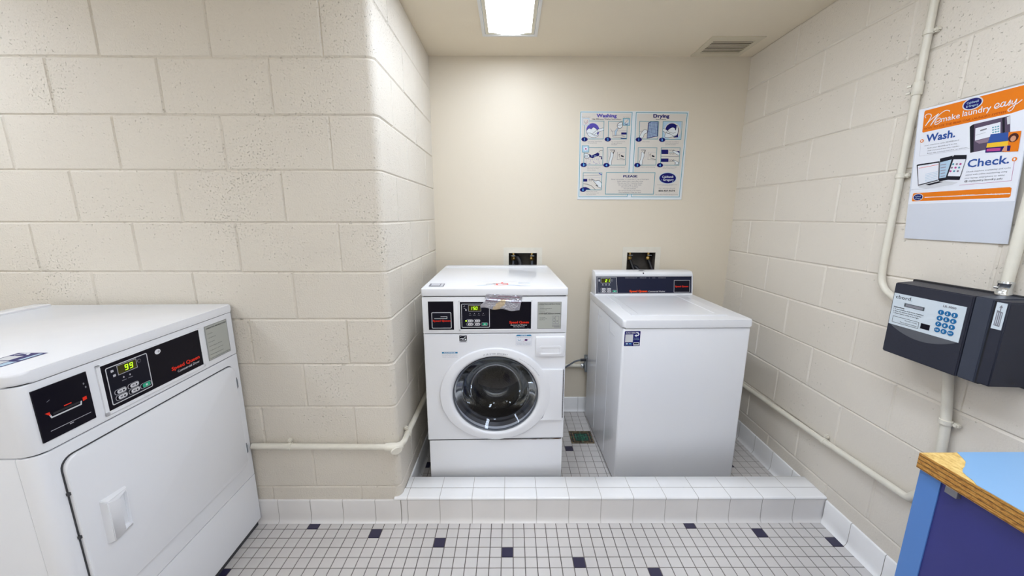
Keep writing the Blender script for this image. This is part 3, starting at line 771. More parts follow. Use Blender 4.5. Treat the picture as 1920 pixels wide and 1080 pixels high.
# inner parts of the drum opening
DRM = lathe('drum', FL, 'drum', [(.20, .10), (.215, .11), (.215, .50), (.15, .52), (.07, .50), (0.0001, .49)], GCX, GCZ, 1, 1)
for a in (100, 220, 340):
    a = math.radians(a); bm = bmesh.new()
    pf = [(-.045, .214), (-.012, .155), (.012, .155), (.045, .214)]
    L0 = [];
    for y in (.14, .46):
        L0.append([bm.verts.new((GCX+p[1]*math.cos(a)-p[0]*math.sin(a), y, GCZ+p[1]*math.sin(a)+p[0]*math.cos(a))) for p in pf])
    for i in range(3): bm.faces.new((L0[0][i], L0[0][i+1], L0[1][i+1], L0[1][i]))
    bm.faces.new(L0[0]); bm.faces.new(L0[1][::-1]); bmesh.ops.recalc_face_normals(bm, faces=bm.faces)
    from_bm('lifter', bm, ['drum'], DRM)
lathe('gasket', FL, 'gasket', [(.212, .0), (.212, .04), (.218, .06), (.205, .075), (.19, .07), (.185, .085), (.20, .10)], GCX, GCZ, 1, .96)
# door
dr = thing('washer_door', (0, 0, 0), 0, '', ''); del dr['label']; del dr['category']; bpy.data.objects.remove(dr)
prof = [(.268, .001, .2385), (.2725, -.003, .2415), (.272, -.010, .241), (.2685, -.0145, .238), (.258, -.0165, .2295), (.236, -.0190, .2135), (.226, -.0190, .2075), (.219, -.0160, .2035), (.2105, -.006, .1980), (.2085, .004, .1965)]
door = lathe('door', FL, 'whiteplast', prof, GCX, .5705, n=96)
lathe('door_trim_ring', door, 'hosegrey', [(.2085, -.004, .1965), (.2065, -.009, .1945), (.2035, -.006, .1915), (.2035, .006, .1915)], GCX, GCZ, n=96)
lathe('door_glass', door, 'glass', [(.2055, -.003, .194), (.196, .004, .186), (.186, .020, .176), (.170, .030, .162), (.160, .045, .152), (.142, .085, .136), (.122, .112, .117), (.095, .122, .092), (.072, .118, .070), (.066, .114, .064), (.030, .110, .029), (.0001, .109, .0001)], GCX, GCZ, n=96)
hp = prism('hinge_cover', door, 'whiteplast', [(.195, .430), (.3285, .430), (.3285, .7005), (.212, .7025), (.245, .66), (.262, .61), (.265, .56), (.255, .49), (.232, .44)], -.0145, .0, 'y', .003, 2)
bm = bmesh.new()
for k in range(42): add_box(bm, .331, .336, -.0015, .001, .437+k*.0062, .4405+k*.0062)
bmesh.ops.recalc_face_normals(bm, faces=bm.faces); from_bm('vent_slots', bm, ['gap'], FL)
# arc lettering on the door ring
pr = Print(lambda u, v, h: (u, -.0192-h, v))
def arc_text(pr, s_, rx, rz, a0, h, m, cz, step=None, bold=0):
    a = a0
    for ch in s_:
        if ch == ' ': a -= math.degrees(h*.55/rx); continue
        V, P = glyphs(ch, bold, 2)
        if not V: continue
        x0 = min(p[0] for p in V); x1 = max(p[0] for p in V); k = h/.7
        ar = math.radians(a); rot = ar-math.pi/2; cx = rx*math.cos(ar); cy = cz+rz*math.sin(ar)
        pr.add([(cx+(p[0]-x0)*k*math.cos(rot)-p[1]*k*math.sin(rot), cy+(p[0]-x0)*k*math.sin(rot)+p[1]*k*math.cos(rot)) for p in V], P, m, 1)
        a -= math.degrees(((x1-x0)*k+h*.22)/rx)
arc_text(pr, '14 LB OVER EFFICIENT', .236, .213, 104, .0075, 'inkgrey', .5705)
pr.build('door_lettering', door); pr = Print(lambda u, v, h: (u, -.0192-h, v))
arc_text(pr, 'Caution: do not open door when the drum turns', .238, .214, 62, .0042, 'inkgrey', .5705)
pr.build('door_lettering', door)
# detergent drawer
dw = box('detergent_drawer', FL, 'whiteplast', .193, .334, -.012, .01, .766, .866, bevel=.005)
bm = bmesh.new()
o_ = rrect(.211, .318, .778, .821, .010, 4); i_ = rrect(.216, .313, .782, .815, .008, 4); f_ = rrect(.222, .306, .786, .806, .006, 4)
rings = [[bm.verts.new((p[0], y, p[1])) for p in q] for q, y in ((o_, -.0119), (o_, -.0140), (i_, -.0140), (f_, -.0122))]
for L0, L1 in zip(rings[:-1], rings[1:]):
    for i in range(len(L0)): bm.faces.new((L0[i], L0[(i+1) % len(L0)], L1[(i+1) % len(L0)], L1[i]))
bm.faces.new(rings[-1]); bmesh.ops.recalc_face_normals(bm, faces=bm.faces); from_bm('finger_pull', bm, ['whiteplast'], dw)
# card bay
bay = box('card_slot_panel', FL, 'black', -.314, -.1955, -.0012, .003, .9025, 1.0405)
pr = Print(FRONT(-.0012))
pr.frame(-.298, .911, -.208, .987, .0028, 'lightgrey', 0, r=.004); pr.rect(-.2965, .9125, -.2095, .9855, 'key', 1, r=.003)
pr.line([(-.287, .958), (-.227, .958), (-.227, .967), (-.257, .967)], .0025, 'lightgrey', 2)
pr.text('Speed Queen', -.294, .943, .0085, 'red', 3, w=.083, bold=.03)
pr.build('card_slot_marks', bay)
bez = bmesh.new()
for q in ((-.172, -.165, .898, 1.043), (.1705, .176, .898, 1.043), (-.172, .176, 1.0378, 1.043), (-.172, .176, .898, .9045)): add_box(bez, q[0], q[1], -.003, .002, q[2], q[3])
bmesh.ops.recalc_face_normals(bez, faces=bez.faces); from_bm('panel_bezel', bez, ['whiteplast'], FL)
cp = box('control_panel', FL, 'black', -.165, .1705, -.0015, .003, .9045, 1.0378)
pr = Print(FRONT(-.0015))
keypad(pr, (-.1575, .914, -.027, 1.0275), None, None, 'lightgrey', 'key')
pr.rect(-.1245, .994, -.068, 1.0205, 'leddim', 2); pr.frame(-.1255, .993, -.067, 1.0215, .0014, 'greyline', 3)
for i, c in enumerate('150'): seven(pr, c, -.1155+i*.0115, .9995, .0088, .0155, .0023, 'led', 4)
pr.line([(-.150, 1.016), (-.143, 1.016), (-.143, 1.022)], .0012, 'greyline', 3); pr.line([(-.147, 1.008), (-.138, 1.004)], .0016, 'greyline', 3); pr.rect(-.1395, .995, -.1345, 1.003, 'lightgrey', 3, r=.001)
for i, (x, s_) in enumerate(((-.118, 'WASH'), (-.0975, 'RINSE'), (-.077, 'SPIN'), (-.056, 'FINAL RINSE'))):
    pr.ell(x, .9815, .0016, .0022, 'inkpale', 3, 8); pr.text(s_, x, .9725, .0028, 'inkpale', 3, al='C', w=.011)
buttons(pr, (-.120, -.0865, -.0505), (.946, .929), .0128, .0064, 'inkpale')
pr.ell(-.1375, .946, .0036, .0036, 'led', 4, 10)
pr.build('keypad_markings', cp); pr = Print(FRONT(-.0015))
pr.text('Speed Queen', .067, .932, .0115, 'red', 3, w=.093, bold=.03); pr.text('Commercial Washer', .073, .921, .0066, 'wprint', 3, w=.079); pr.text('Ultra High Efficiency', .086, .9135, .0036, 'wprint', 3, w=.054, bold=.02)
pr.text('5-0001', .152, .9065, .002, 'inkpale', 3)
pr.build('brand_lettering', cp)
plate(FL, .2005, .9035, .314, 1.0365, True)
# stickers on the front
st = Print(FRONT(-.0003), base=.0003)
st.rect(-.172, .838, -.136, .874, 'black', 0, r=.002); st.rect(-.1715, .838, -.1365, .8475, 'lightgrey', 1); st.rect(-.168, .841, -.140, .8445, 'ink', 2)
st.line([(-.169, .868), (-.154, .8725), (-.139, .868)], .0012, 'sticker', 1)
st.line([(-.170, .855), (-.162, .858), (-.152, .8585), (-.146, .863), (-.142, .866)], .0028, 'sticker', 1); st.rect(-.146, .851, -.139, .857, 'sticker', 1); st.line([(-.160, .854), (-.150, .853)], .0022, 'sticker', 1)
st.build('energy_sticker', FL)
st = Print(FRONT(-.0003), base=.0003)
st.rect(.098, .821, .175, .868, 'sticker', 0); st.frame(.099, .822, .1745, .867, .0007, 'inkpale', 1)
st.poly([(.098, .868), (.175, .868), (.169, .875), (.104, .875)], 'notice', 1); st.text('NOTICE', .1365, .8695, .004, 'sticker', 2, al='C', w=.03, bold=.03)
st.text('High efficiency detergent only', .104, .861, .0032, 'inkgrey', 1, w=.066)
st.line([(.108, .853), (.110, .846), (.120, .846), (.122, .853)], .0012, 'notice', 1); st.rect(.141, .844, .154, .853, 'navy', 1, r=.002); st.line([(.133, .842), (.166, .8555)], .0006, 'red', 2)
for i, s_ in enumerate(('Use only HE detergent. Too much', 'suds causes poor rinsing and may', 'damage the washer')): st.text(s_, .103, .837-i*.0055, .0028, 'inkgrey', 1, w=.067)
st.build('detergent_sticker', FL)
st = Print(FRONT(-.0003), base=.0003)
st.rect(-.257, .783, -.182, .7915, 'notice', 0); st.text('NOTICE', -.2195, .7848, .0055, 'sticker', 1, al='C', w=.055, bold=.03)
for i, s_ in enumerate(('Do not wash items soaked with', 'flammable liquids such as fuel,', 'solvents or cleaning fluids in', 'this machine')): st.text(s_, -.256, .7775-i*.0052, .003, 'inkpale', 0, w=.073)
st.build('notice_sticker', FL)
gr = Print(FRONT(-.0003), base=.0006)
rr = random.Random(9); xs_ = [.02+.31*k/24 for k in range(25)]
gr.poly([(x, .3185-rr.uniform(0, .0008)) for x in xs_]+[(x, .3196+rr.uniform(0, .0032)*(x/.33)) for x in xs_[::-1]], 'grime', 0)
gr.build('rust_stain', FL)
# lid stickers and scribbles
st = Print(TOP(1.1042), base=.0002)
st.poly([(-.316, .038), (-.244, .036), (-.248, .115), (-.321, .117)], 'inkgrey', 0); st.poly([(-.309, .062), (-.268, .061), (-.270, .108), (-.311, .109)], 'sticker', 1); st.poly([(-.262, .045), (-.250, .045), (-.253, .108), (-.264, .108)], 'lightgrey', 1)
for i in range(5): st.rect(-.308, .066+i*.009, -.272, .070+i*.009, 'inkpale', 2)
st.build('lid_sticker', lid)
st = Print(TOP(1.1042), base=.0002)
st.frame(-.130, .040, .155, .172, .0008, 'inkpale', 0)
st.text('DO NOT PUT ANYTHING ON THE LID', -.060, .150, .010, 'inkpale', 1, w=.163, bold=.01)
st.line([(-.090, .058), (-.06, .070), (-.055, .058), (-.080, .050), (-.040, .055), (-.02, .085), (-.035, .100), (-.05, .092)], .0035, 'palblue', 1)
st.line([(-.045, .088), (-.02, .100), (0, .096), (-.01, .112), (.015, .118)], .004, 'inkgrey', 1)
st.line([(.012, .072), (.005, .100), (.028, .120), (.034, .140), (.040, .118), (.058, .112), (.062, .085), (.040, .070), (.012, .068), (-.005, .070)], .006, 'red', 1)
st.line([(.028, .120), (.040, .090), (.052, .098)], .005, 'red', 1)
st.line([(.060, .052), (.075, .064), (.092, .066), (.108, .058), (.120, .050)], .004, 'cyan', 1)
st.line([(.144+.028*math.cos(a*math.pi/12), .122+.022*math.sin(a*math.pi/12)) for a in range(24)], .0035, 'palblue', 1, True)
st.line([(.118, .060), (.135, .046), (.160, .048), (.172, .062)], .004, 'palblue', 1)
st.build('scribbled_label', lid)
# foil tape: crumpled strip with folded end
bm = bmesh.new(); nx, nz = 26, 12
tl, trr, brr, bl = (-.035, 1.077), (.129, 1.068), (.114, .994), (-.068, 1.010)
rnd = random.Random(3); G = []
for i in range(nx+1):
    row = []
    for j in range(nz+1):
        u, v = i/nx, j/nz
        lx = bl[0]*(1-v)+tl[0]*v; rx_ = brr[0]*(1-v)+trr[0]*v; lz_ = bl[1]*(1-v)+tl[1]*v; rz_ = brr[1]*(1-v)+trr[1]*v
        x = lx*(1-u)+rx_*u; z = lz_*(1-u)+rz_*u
        if i == 0: x -= .006*math.sin(v*9)
        if j == 0: z += .003*math.sin(u*14)
        cr = rnd.uniform(0, .0012) if 0 < j < nz and 0 < i < nx else 0
        ridge = .005*math.exp(-((v-.60)/.05)**2)
        y = -(.0055 if z > 1.062 else .0035)-cr-ridge-.004*(1-v)*abs(math.sin(u*6))
        row.append(bm.verts.new((x, y, z)))
    G.append(row)
for i in range(nx):
    for j in range(nz):
        f = bm.faces.new((G[i][j], G[i+1][j], G[i+1][j+1], G[i][j+1]))
        u, v = i/nx, j/nz
        c1 = abs(u-(.44+.18*(v-.3))) < .12*(1-abs(v-.25)*1.2) and v < .6
        f.material_index = 1 if c1 else (2 if (.44 < v < .56 and (u < .34 or u > .70)) or (.80 < v < .90 and .3 < u < .9) or (.66 < v < .73 and .1 < u < .62) else 0)
tp = from_bm('foil_tape', bm, ['foil', 'foilc', 'foilr'], FL)
sm = tp.modifiers.new('thickness', 'SOLIDIFY'); sm.thickness = .0006

# ================================================================ TOP-LOADING WASHER
TL = thing('top_load_washer', (1.4025, .25, 0), th, 'white top-loading washer with rear black console and blue sticker on its front', 'washing machine')
hw = .326; DD = .70
prism('cabinet', TL, 'white', rrect(-hw, hw, 0, DD, [.012, .012, .006, .006], 4), .016, .8815, 'z', .003, 2)
box('base', TL, 'gap', -hw+.012, hw-.012, .015, DD-.02, .0, .03)
box('seam_core', TL, 'gap', -hw+.006, hw-.006, .005, DD-.006, .86, .90, rv=.012)
deck = prism('deck', TL, 'white', rrect(-hw-.004, hw+.004, -.006, DD, [.016, .016, .008, .008], 5), .8855, .925, 'z', .009, 4)
# lid with pressed recess
bm = bmesh.new()
o_ = [(-.236, .098), (.236, .098), (.236, .575), (-.236, .575)]
def ringr(x0, x1, y0, y1, r, z): return [bm.verts.new((p[0], p[1], z)) for p in rrect(x0, x1, y0, y1, r, 4)]
rg = [ringr(-.255, .255, .080, .585, .012, .9252), ringr(-.254, .254, .081, .584, .012, .9285), ringr(-.215, .2, .105, .560, .012, .9290), ringr(-.209, .194, .111, .554, .010, .9268)]
for L0, L1 in zip(rg[:-1], rg[1:]):
    for i in range(len(L0)): bm.faces.new((L0[i], L0[(i+1) % len(L0)], L1[(i+1) % len(L0)], L1[i]))
bm.faces.new(rg[-1]); bmesh.ops.recalc_face_normals(bm, faces=bm.faces); from_bm('lid', bm, ['white'], TL)
# rear console: leaning front
cw = .322; y0 = .600
bm = bmesh.new()
pf = [(y0-.018, .9255), (y0-.012, .934), (y0+.006, 1.052), (y0+.004, 1.060), (y0+.012, 1.072), (y0+.024, 1.077), (DD-.012, 1.079), (DD-.004, 1.072), (DD, .9255)]
add_prism(bm, pf, -cw, cw, 'x', .003, 2); bmesh.ops.recalc_face_normals(bm, faces=bm.faces)
cons = autosmooth(from_bm('console', bm, ['white'], TL), 30)
def CF(u, v, h):      # point on the leaning console face
    t_ = (v-.934)/.118; return (u-.017, y0-.012+.018*t_-h*.99, v+h*.15)
bm = bmesh.new()
q0, q1 = .9245+.011, 1.048
vs = [CF(-.3015, q0, .0), CF(.3245+.02, q0, .0), CF(.3245+.015, q1, .0), CF(-.3035, q1, .0)]
V2 = [CF(-.3015, q0, .0015), CF(.3245+.02, q0, .0015), CF(.3245+.015, q1, .0015), CF(-.3035, q1, .0015)]
vs = [Vector((max(-.317, min(.317, v[0])), v[1], v[2])) for v in vs]; V2 = [Vector((max(-.317, min(.317, v[0])), v[1], v[2])) for v in V2]
a_ = [bm.verts.new(v) for v in vs]; b_ = [bm.verts.new(v) for v in V2]; bm.faces.new(b_)
for i in range(4): bm.faces.new((a_[i], a_[(i+1) % 4], b_[(i+1) % 4], b_[i]))
bmesh.ops.recalc_face_normals(bm, faces=bm.faces); cpl = from_bm('control_panel', bm, ['slate'], cons)
pr = Print(CF, base=.0018)
x0, x1 = -.298, .331
pr.frame(x0, .938, x1, 1.0455, .0024, 'greyline', 0)
pr.poly([(-.287, .9405), (-.161, .9405), (-.166, 1.040), (-.292, 1.040)], 'keyslate', 1); pr.line([(-.287, .9405), (-.159, .9405), (-.166, 1.041), (-.292, 1.041)], .0018, 'lightgrey', 2, True)
pr.rect(-.266, 1.006, -.205, 1.034, 'leddim', 2); pr.frame(-.267, 1.005, -.204, 1.035, .0014, 'lightgrey', 3)
for i, c in enumerate('21'): seven(pr, c, -.240+i*.019, 1.010, .012, .018, .003, 'led', 4)
pr.rect(-.283, 1.014, -.274, 1.028, 'inkpale', 3, r=.002); pr.line([(-.195+.005*math.cos(a), 1.021+.006*math.sin(a)) for a in [k*math.pi/5 for k in range(10)]], .001, 'inkpale', 3, True)
for x in (-.255, -.234, -.213): pr.ell(x, .9965, .0026, .003, 'wprint', 3, 8); pr.rect(x-.006, .9875, x+.006, .989, 'inkpale', 3)
buttons(pr, (-.2515, -.216, -.178), (.9655, .951), .0135, .0062, 'inkpale')
pr.text('PERMANENT', -.107, 1.0345, .0042, 'inkpale', 2, w=.078); pr.text('PRESS', -.011, 1.0345, .0042, 'inkpale', 2, w=.042); pr.text('&', .049, 1.0345, .0042, 'inkpale', 2); pr.text('ALL', .070, 1.0345, .0042, 'inkpale', 2, w=.022); pr.text('FABRIC', .112, 1.0345, .0042, 'inkpale', 2, w=.048)
pr.text('Speed Queen', -.079, .9455, .0125, 'orange2', 2, w=.118, bold=.045); pr.text('Commercial Washer', .046, .9455, .0085, 'wprint', 2, w=.112)
pr.frame(.216, .9435, .3195, 1.020, .0018, 'lightgrey', 2); pr.rect(.2175, .945, .318, 1.0185, 'key', 1); pr.text('Speed Queen', .2225, .976, .0095, 'red', 3, w=.088, bold=.03)
pr.build('panel_markings', cpl)
# lock hole and chipped paint on the console rim
pr = Print(lambda u, v, h: (u, v-h*.8, 1.0618+(v-(y0+.0048))*1.55+h*.6), base=.0006)
pr.ell(-.005, y0+.0078, .0045, .003, 'black', 0, 14); pr.build('lock_hole', cons)
pr = Print(TOP(1.0788), base=.0003)
pr.poly([(-.032, y0+.030), (-.012, y0+.028), (.014, y0+.030), (.004, y0+.042), (-.020, y0+.044)], 'black', 0); pr.build('paint_chip', cons); pr = Print(TOP(1.0788), base=.0003); pr.poly([(-.215, y0+.03), (-.205, y0+.031), (-.208, y0+.036)], 'black', 0)
pr.build('paint_chip', cons)
# blue sticker
st = Print(FRONT(-.0002), base=.0003)
st.rect(-.318, .790, -.238, .869, 'navy', 0, r=.003)
st.text('SCAN HERE', -.313, .857, .0065, 'lightgrey', 1, w=.050, bold=.03)
st.rect(-.3135, .811, -.274, .852, 'lightgrey', 1, r=.001)
arc = [(-.260, .8615), (-.250, .860), (-.2455, .853), (-.249, .8465), (-.258, .8455)]
st.line(arc, .0055, 'sticker', 1); st.poly([(-.268, .8455), (-.2575, .8385), (-.2575, .8525)], 'sticker', 1)
st.text('TO REPORT', -.270, .830, .0045, 'palblue', 1, w=.027); st.text('A PROBLEM', -.270, .822, .0045, 'palblue', 1, w=.027)
st.ell(-.304, .8035, .0065, .004, 'palblue', 1, 14); st.rect(-.294, .801, -.281, .806, 'cyan', 1); st.text('800.927.9274', -.314, .7935, .004, 'palblue', 1, w=.036)
st.rect(-.271, .793, -.2415, .8105, 'lightgrey', 1, r=.002); st.rect(-.268, .800, -.2445, .807, 'ink', 2)
st.build('service_sticker', TL)
# pressed creases on the left side
bm = bmesh.new()
for y in (.22, .46): add_box(bm, -hw-.0015, -hw+.001, y, y+.006, .05, .86, bevel=.0007)
for (y, z) in ((.12, .80), (.40, .83)): add_box(bm, -hw-.0012, -hw+.001, y, y+.09, z, z+.004, bevel=.0005)
bmesh.ops.recalc_face_normals(bm, faces=bm.faces); from_bm('pressed_rib', bm, ['white'], TL)

# ================================================================ PLUMBING OUTLET BOXES
def outlet_box(hole, outer, label, cx_off, kind):
    x0, x1, z0, z1 = hole; cx = (x0+x1)/2
    t = thing('washer_outlet_box', (cx, D, z0), 0, label, 'plumbing box', 'recessed plumbing boxes')
    a = (x1-x0)/2; hh = z1-z0
    bm = bmesh.new(); ox0, ox1, oz1 = outer[0]-cx, outer[1]-cx, outer[2]-z0
    for q in ((ox0, -a, -.04, oz1), (a, ox1, -.04, oz1), (-a, a, hh, oz1), (-a, a, -.04, 0)): add_box(bm, q[0], q[1], -.004, -.0004, q[2], q[3])
    bmesh.ops.remove_doubles(bm, verts=bm.verts, dist=1e-5)
    bmesh.ops.recalc_face_normals(bm, faces=bm.faces); from_bm('face_frame', bm, ['pipe'], t)
    bm = bmesh.new(); dp = .09
    for q in ((-a-.003, -a, 0, dp, 0, hh), (a, a+.003, 0, dp, 0, hh), (-a, a, 0, dp, hh, hh+.003), (-a, a, 0, dp, -.003, 0), (-a, a, dp, dp+.003, 0, hh)): add_box(bm, *q)
    bmesh.ops.recalc_face_normals(bm, faces=bm.faces); from_bm('recess', bm, ['boxdark'], t)
    for sx in (-1, 1):
        x = sx*.066
        bm = bmesh.new(); add_tube(bm, [(x, .045, hh-.002), (x, .045, hh-.03)], .010, 12); add_tube(bm, [(x, .045, hh-.03), (x, .045, hh-.036), (x, .045, hh-.052), (x, .045, hh-.056)], [.011, .0155, .0155, .012], 6)
        bmesh.ops.recalc_face_normals(bm, faces=bm.faces); vv = autosmooth(from_bm('valve', bm, ['brass'], t), 40)
        tube('valve_handle', vv, 'steel', [(x-.014, .02, hh-.022), (x+.014, .02, hh-.022)], .004, 8)
        if kind == 0: pth = [(x, .045, hh-.05), (x, .045, hh-.09), (x, .03, -.0+.04), (x, -.006, .02), (x*.9, -.03, -.10)]
        else: pth = [(x, .045, hh-.05), (x+.012, .04, hh-.075), (x+.03, .02, hh-.13), (x+.035, -.012, .03), (x+.03, -.03, -.08)]
        tube('hose', t, 'hosegrey' if kind == 0 else 'rubber', bend(pth, .04), .0088 if kind == 0 else .0105, 12)
    if kind == 0: tube('drain_hose', t, 'rubber', bend([(-.012, -.035, -.12), (-.008, .0, .02), (-.020, .03, hh-.055), (-.05, .05, hh-.02), (-.035, .075, hh-.12)], .05), .017, 16)
    else: tube('drain_hose', t, 'rubber', bend([(.03, -.03, -.10), (.02, .0, .02), (-.01, .03, .09), (-.03, .06, .10), (-.03, .07, .02)], .04), .014, 16)
    return t
outlet_box(B1, (.465, .732, 1.220), 'recessed plumbing box in the back wall behind the front-loading washer', 0, 0)
outlet_box(B2, (1.287, 1.548, 1.225), 'recessed plumbing box in the back wall behind the top-loading washer console', 0, 1)

# ================================================================ CONDUITS
def clamp(parent, p, axis, r, name='strap'):
    """one-hole strap round a pipe; p on the pipe axis, axis 'x','y','z' = pipe direction, wall side given by normal"""
    bm = bmesh.new()
    q = Vector(p); d = {'x': Vector((.008, 0, 0)), 'y': Vector((0, .008, 0)), 'z': Vector((0, 0, .008))}[axis]
    add_tube(bm, [q-d, q-d*.9, q+d*.9, q+d], [r+.001, r+.0035, r+.0035, r+.001], 16)
    return bm
def strap(parent, p, axis, r, tab):
    bm = clamp(parent, p, axis, r); q = Vector(p)+Vector(tab)
    t0 = bmesh.new(); bmesh.ops.create_cube(t0, size=1)
    for v in t0.verts: v.co = Vector((v.co.x*(.018 if axis != 'x' else .016), v.co.y*(.018 if axis != 'y' else .016), v.co.z*(.018 if axis != 'z' else .016)))
    bmesh.ops.bevel(t0, geom=list(t0.edges), offset=.004, segments=2, affect='EDGES')
    merge(bm, t0, 0, Matrix.Translation(q)); bmesh.ops.recalc_face_normals(bm, faces=bm.faces)
    return autosmooth(from_bm('strap', bm, ['pipe'], parent), 45)
r = .0135
cl = thing('electrical_conduit', (-.35, 0, .406), 0, 'cream conduit running low along the left wall and round the corner beside the front-loading washer', 'pipe')
L = lambda x, y, z: (x+.35, y, z-.406)
tube('pipe', cl, 'pipe', [L(-.653, -.020, .410), L(-.02, -.020, .405)], r)
tube('side_pipe', cl, 'pipe', bend([L(.0, -.018, .405), L(.022, .012, .408), L(.020, .06, .408), L(.020, .98, .402)], .02), r)
bm = bmesh.new(); add_tube(bm, [L(-.052, -.020, .405), L(-.040, -.020, .405), L(-.012, -.022, .405), L(.004, -.020, .405), L(.014, -.006, .405)], [.018, .019, .021, .021, .018], 16)
t0 = bmesh.new(); bmesh.ops.create_cone(t0, cap_ends=True, segments=24, radius1=.026, radius2=.024, depth=.008)
merge(bm, t0, 0, Matrix.Translation(L(.004, -.040, .400)) @ Matrix.Rotation(math.radians(35), 4, 'Z') @ Matrix.Rotation(math.radians(90), 4, 'X') @ Matrix.Scale(.62, 4, (0, 1, 0)))
bmesh.ops.recalc_face_normals(bm, faces=bm.faces); autosmooth(from_bm('elbow', bm, ['pipe'], cl), 45)
strap(cl, L(-.484, -.020, .409), 'x', r, (0, .008, .026)); strap(cl, L(.020, .090, .407), 'y', r, (-.008, 0, .026))

def RW(y, off, z): return (wx(y)-off, y, z)
c2 = thing('electrical_conduit', (W0, 0, .39), 0, 'cream conduit sloping low along the right wall above the tile base', 'pipe')
Q = lambda y, off, z: (wx(y)-off-W0, y, z-.39)
tube('pipe', c2, 'pipe', bend([Q(.98, .018, .366), Q(.60, .018, .377), Q(.04, .018, .392), Q(-.27, .018, .406), Q(-.335, .018, .408), Q(-.355, .018, .440), Q(-.366, .018, .452), Q(-.383, .018, .455)], .012), r)
strap(c2, Q(.040, .018, .392), 'y', r, (.008, 0, .026)); strap(c2, Q(.72, .018, .374), 'y', r, (.008, 0, .026))
box('junction_fitting', c2, 'pipe', *sorted((Q(0, .040, 0)[0], Q(0, .003, 0)[0])), -.428, -.382, .455-.39-.022, .455-.39+.020, bevel=.004)

c3 = thing('electrical_conduit', (wx(-.07), -.07, 1.2), 0, 'thin cream conduit dropping down the right wall and curving into the card reader', 'pipe')
Q3 = lambda y, off, z: (wx(y)-off-wx(-.07), y+.07, z-1.2)
tube('pipe', c3, 'pipe', bend([Q3(-.070, .016, H-.002), Q3(-.071, .016, 1.255), Q3(-.078, .016, 1.16), Q3(-.199, .026, 1.10)], .10, 12), .0120)
strap(c3, Q3(-.071, .016, 1.585), 'z', .0120, (.008, -.021, 0))
strap(c3, Q3(-.071, .016, 2.075), 'z', .0120, (.008, -.021, 0))
bm = bmesh.new(); add_tube(bm, [Q3(-.071, .016, 1.868), Q3(-.071, .016, 1.870), Q3(-.071, .016, 1.912), Q3(-.071, .016, 1.914)], [.0135, .0155, .0155, .0135], 20)
for z in (1.879, 1.903): add_tube(bm, [Q3(-.058, .026, z), Q3(-.047, .030, z)], .0045, 8)
bmesh.ops.recalc_face_normals(bm, faces=bm.faces); autosmooth(from_bm('coupling', bm, ['pipe'], c3), 45)

c4 = thing('electrical_conduit', (wx(-.45), -.45, 1.2), 0, 'thick cream conduit rising from the top of the card reader with a chrome connector', 'pipe')
Q4 = lambda y, off, z: (wx(y)-off-wx(-.45), y+.45, z-1.2)
tube('pipe', c4, 'pipe', [Q4(-.460, .022, H-.002), Q4(-.452, .022, 1.235)], .0135)
cn = bmesh.new(); add_tube(cn, [Q4(-.451, .022, 1.204), Q4(-.451, .022, 1.212), Q4(-.451, .022, 1.214), Q4(-.451, .022, 1.238), Q4(-.451, .022, 1.240), Q4(-.451, .022, 1.246)], [.0175, .0175, .0155, .0155, .0175, .016], 20)
add_tube(cn, [Q4(-.444, .034, 1.226), Q4(-.438, .040, 1.226)], .0035, 8)
bmesh.ops.recalc_face_normals(cn, faces=cn.faces); autosmooth(from_bm('connector', cn, ['chrome'], c4), 45)['label'] = 'chrome connector'
c5 = thing('electrical_conduit', (wx(-.39), -.39, .6), 0, 'cream conduit dropping from the underside of the card reader to behind the blue counter', 'pipe')
Q5 = lambda y, off, z: (wx(y)-off-wx(-.39), y+.39, z-.6)
tube('pipe', c5, 'pipe', bend([Q5(-.362, .025, .955), Q5(-.370, .022, .90), Q5(-.392, .020, .74), Q5(-.405, .020, .478)], .04), .0135)
strap(c5, Q5(-.391, .021, .752), 'z', .0135, (.010, -.023, 0))

# electrical outlet between the washers
c6 = thing('electrical_outlet', (1.068, D, .388), 0, 'grey metal outlet box on back wall between the two washers', 'outlet')
box('box', c6, 'steel', -.018, .055, -.052, -.001, -.055, .055, bevel=.003)
tube('plug', c6, 'rubber', [(-.055, -.06, .036), (-.014, -.056, .036)], .010, 10)
tube('power_cord', c6, 'hosegrey', bend([(-.05, -.06, .036), (-.09, -.065, .032), (-.14, -.06, -.005), (-.19, -.05, -.045), (-.26, -.05, -.06)], .06), .006, 10)
tube('conduit', c6, 'pipe', [(-.40, -.020, -.022), (-.036, -.020, -.022)], .014)
bm = bmesh.new(); add_tube(bm, [(-.045, -.020, -.022), (-.040, -.020, -.022), (-.026, -.020, -.022), (-.018, -.020, -.022)], [.015, .019, .019, .016], 14)
bmesh.ops.recalc_face_normals(bm, faces=bm.faces); autosmooth(from_bm('fitting', bm, ['chrome'], c6), 45)
box('cover', c6, 'steel', -.020, .057, -.056, -.052, -.058, .058, bevel=.002)

# ================================================================ FLOOR DRAIN
fd = thing('floor_drain', (.981, .672, 0), 0, 'corroded square floor drain grate with green patina between the two washers', 'floor drain')
a, b = .073, .067
bm = bmesh.new()
for k in range(4):
    o_ = 1-k*.235; i_ = o_-.11
    if i_ < 0: break
    for q in ((-a*o_, a*o_, -b*o_, -b*i_), (-a*o_, a*o_, b*i_, b*o_), (-a*o_, -a*i_, -b*i_, b*i_), (a*i_, a*o_, -b*i_, b*i_)): add_box(bm, *q, .001, .0045, mi=0 if k < 2 else 1)
add_box(bm, -.004, .004, -b, b, .0008, .004, mi=1); add_box(bm, -a, a, -.004, .004, .0008, .004, mi=1)
bmesh.ops.recalc_face_normals(bm, faces=bm.faces); from_bm('grate', bm, ['drain_metal', 'draingreen'], fd)
box('sump', fd, 'gap', -a+.002, a-.002, -b+.002, b-.002, .0004, .0010)

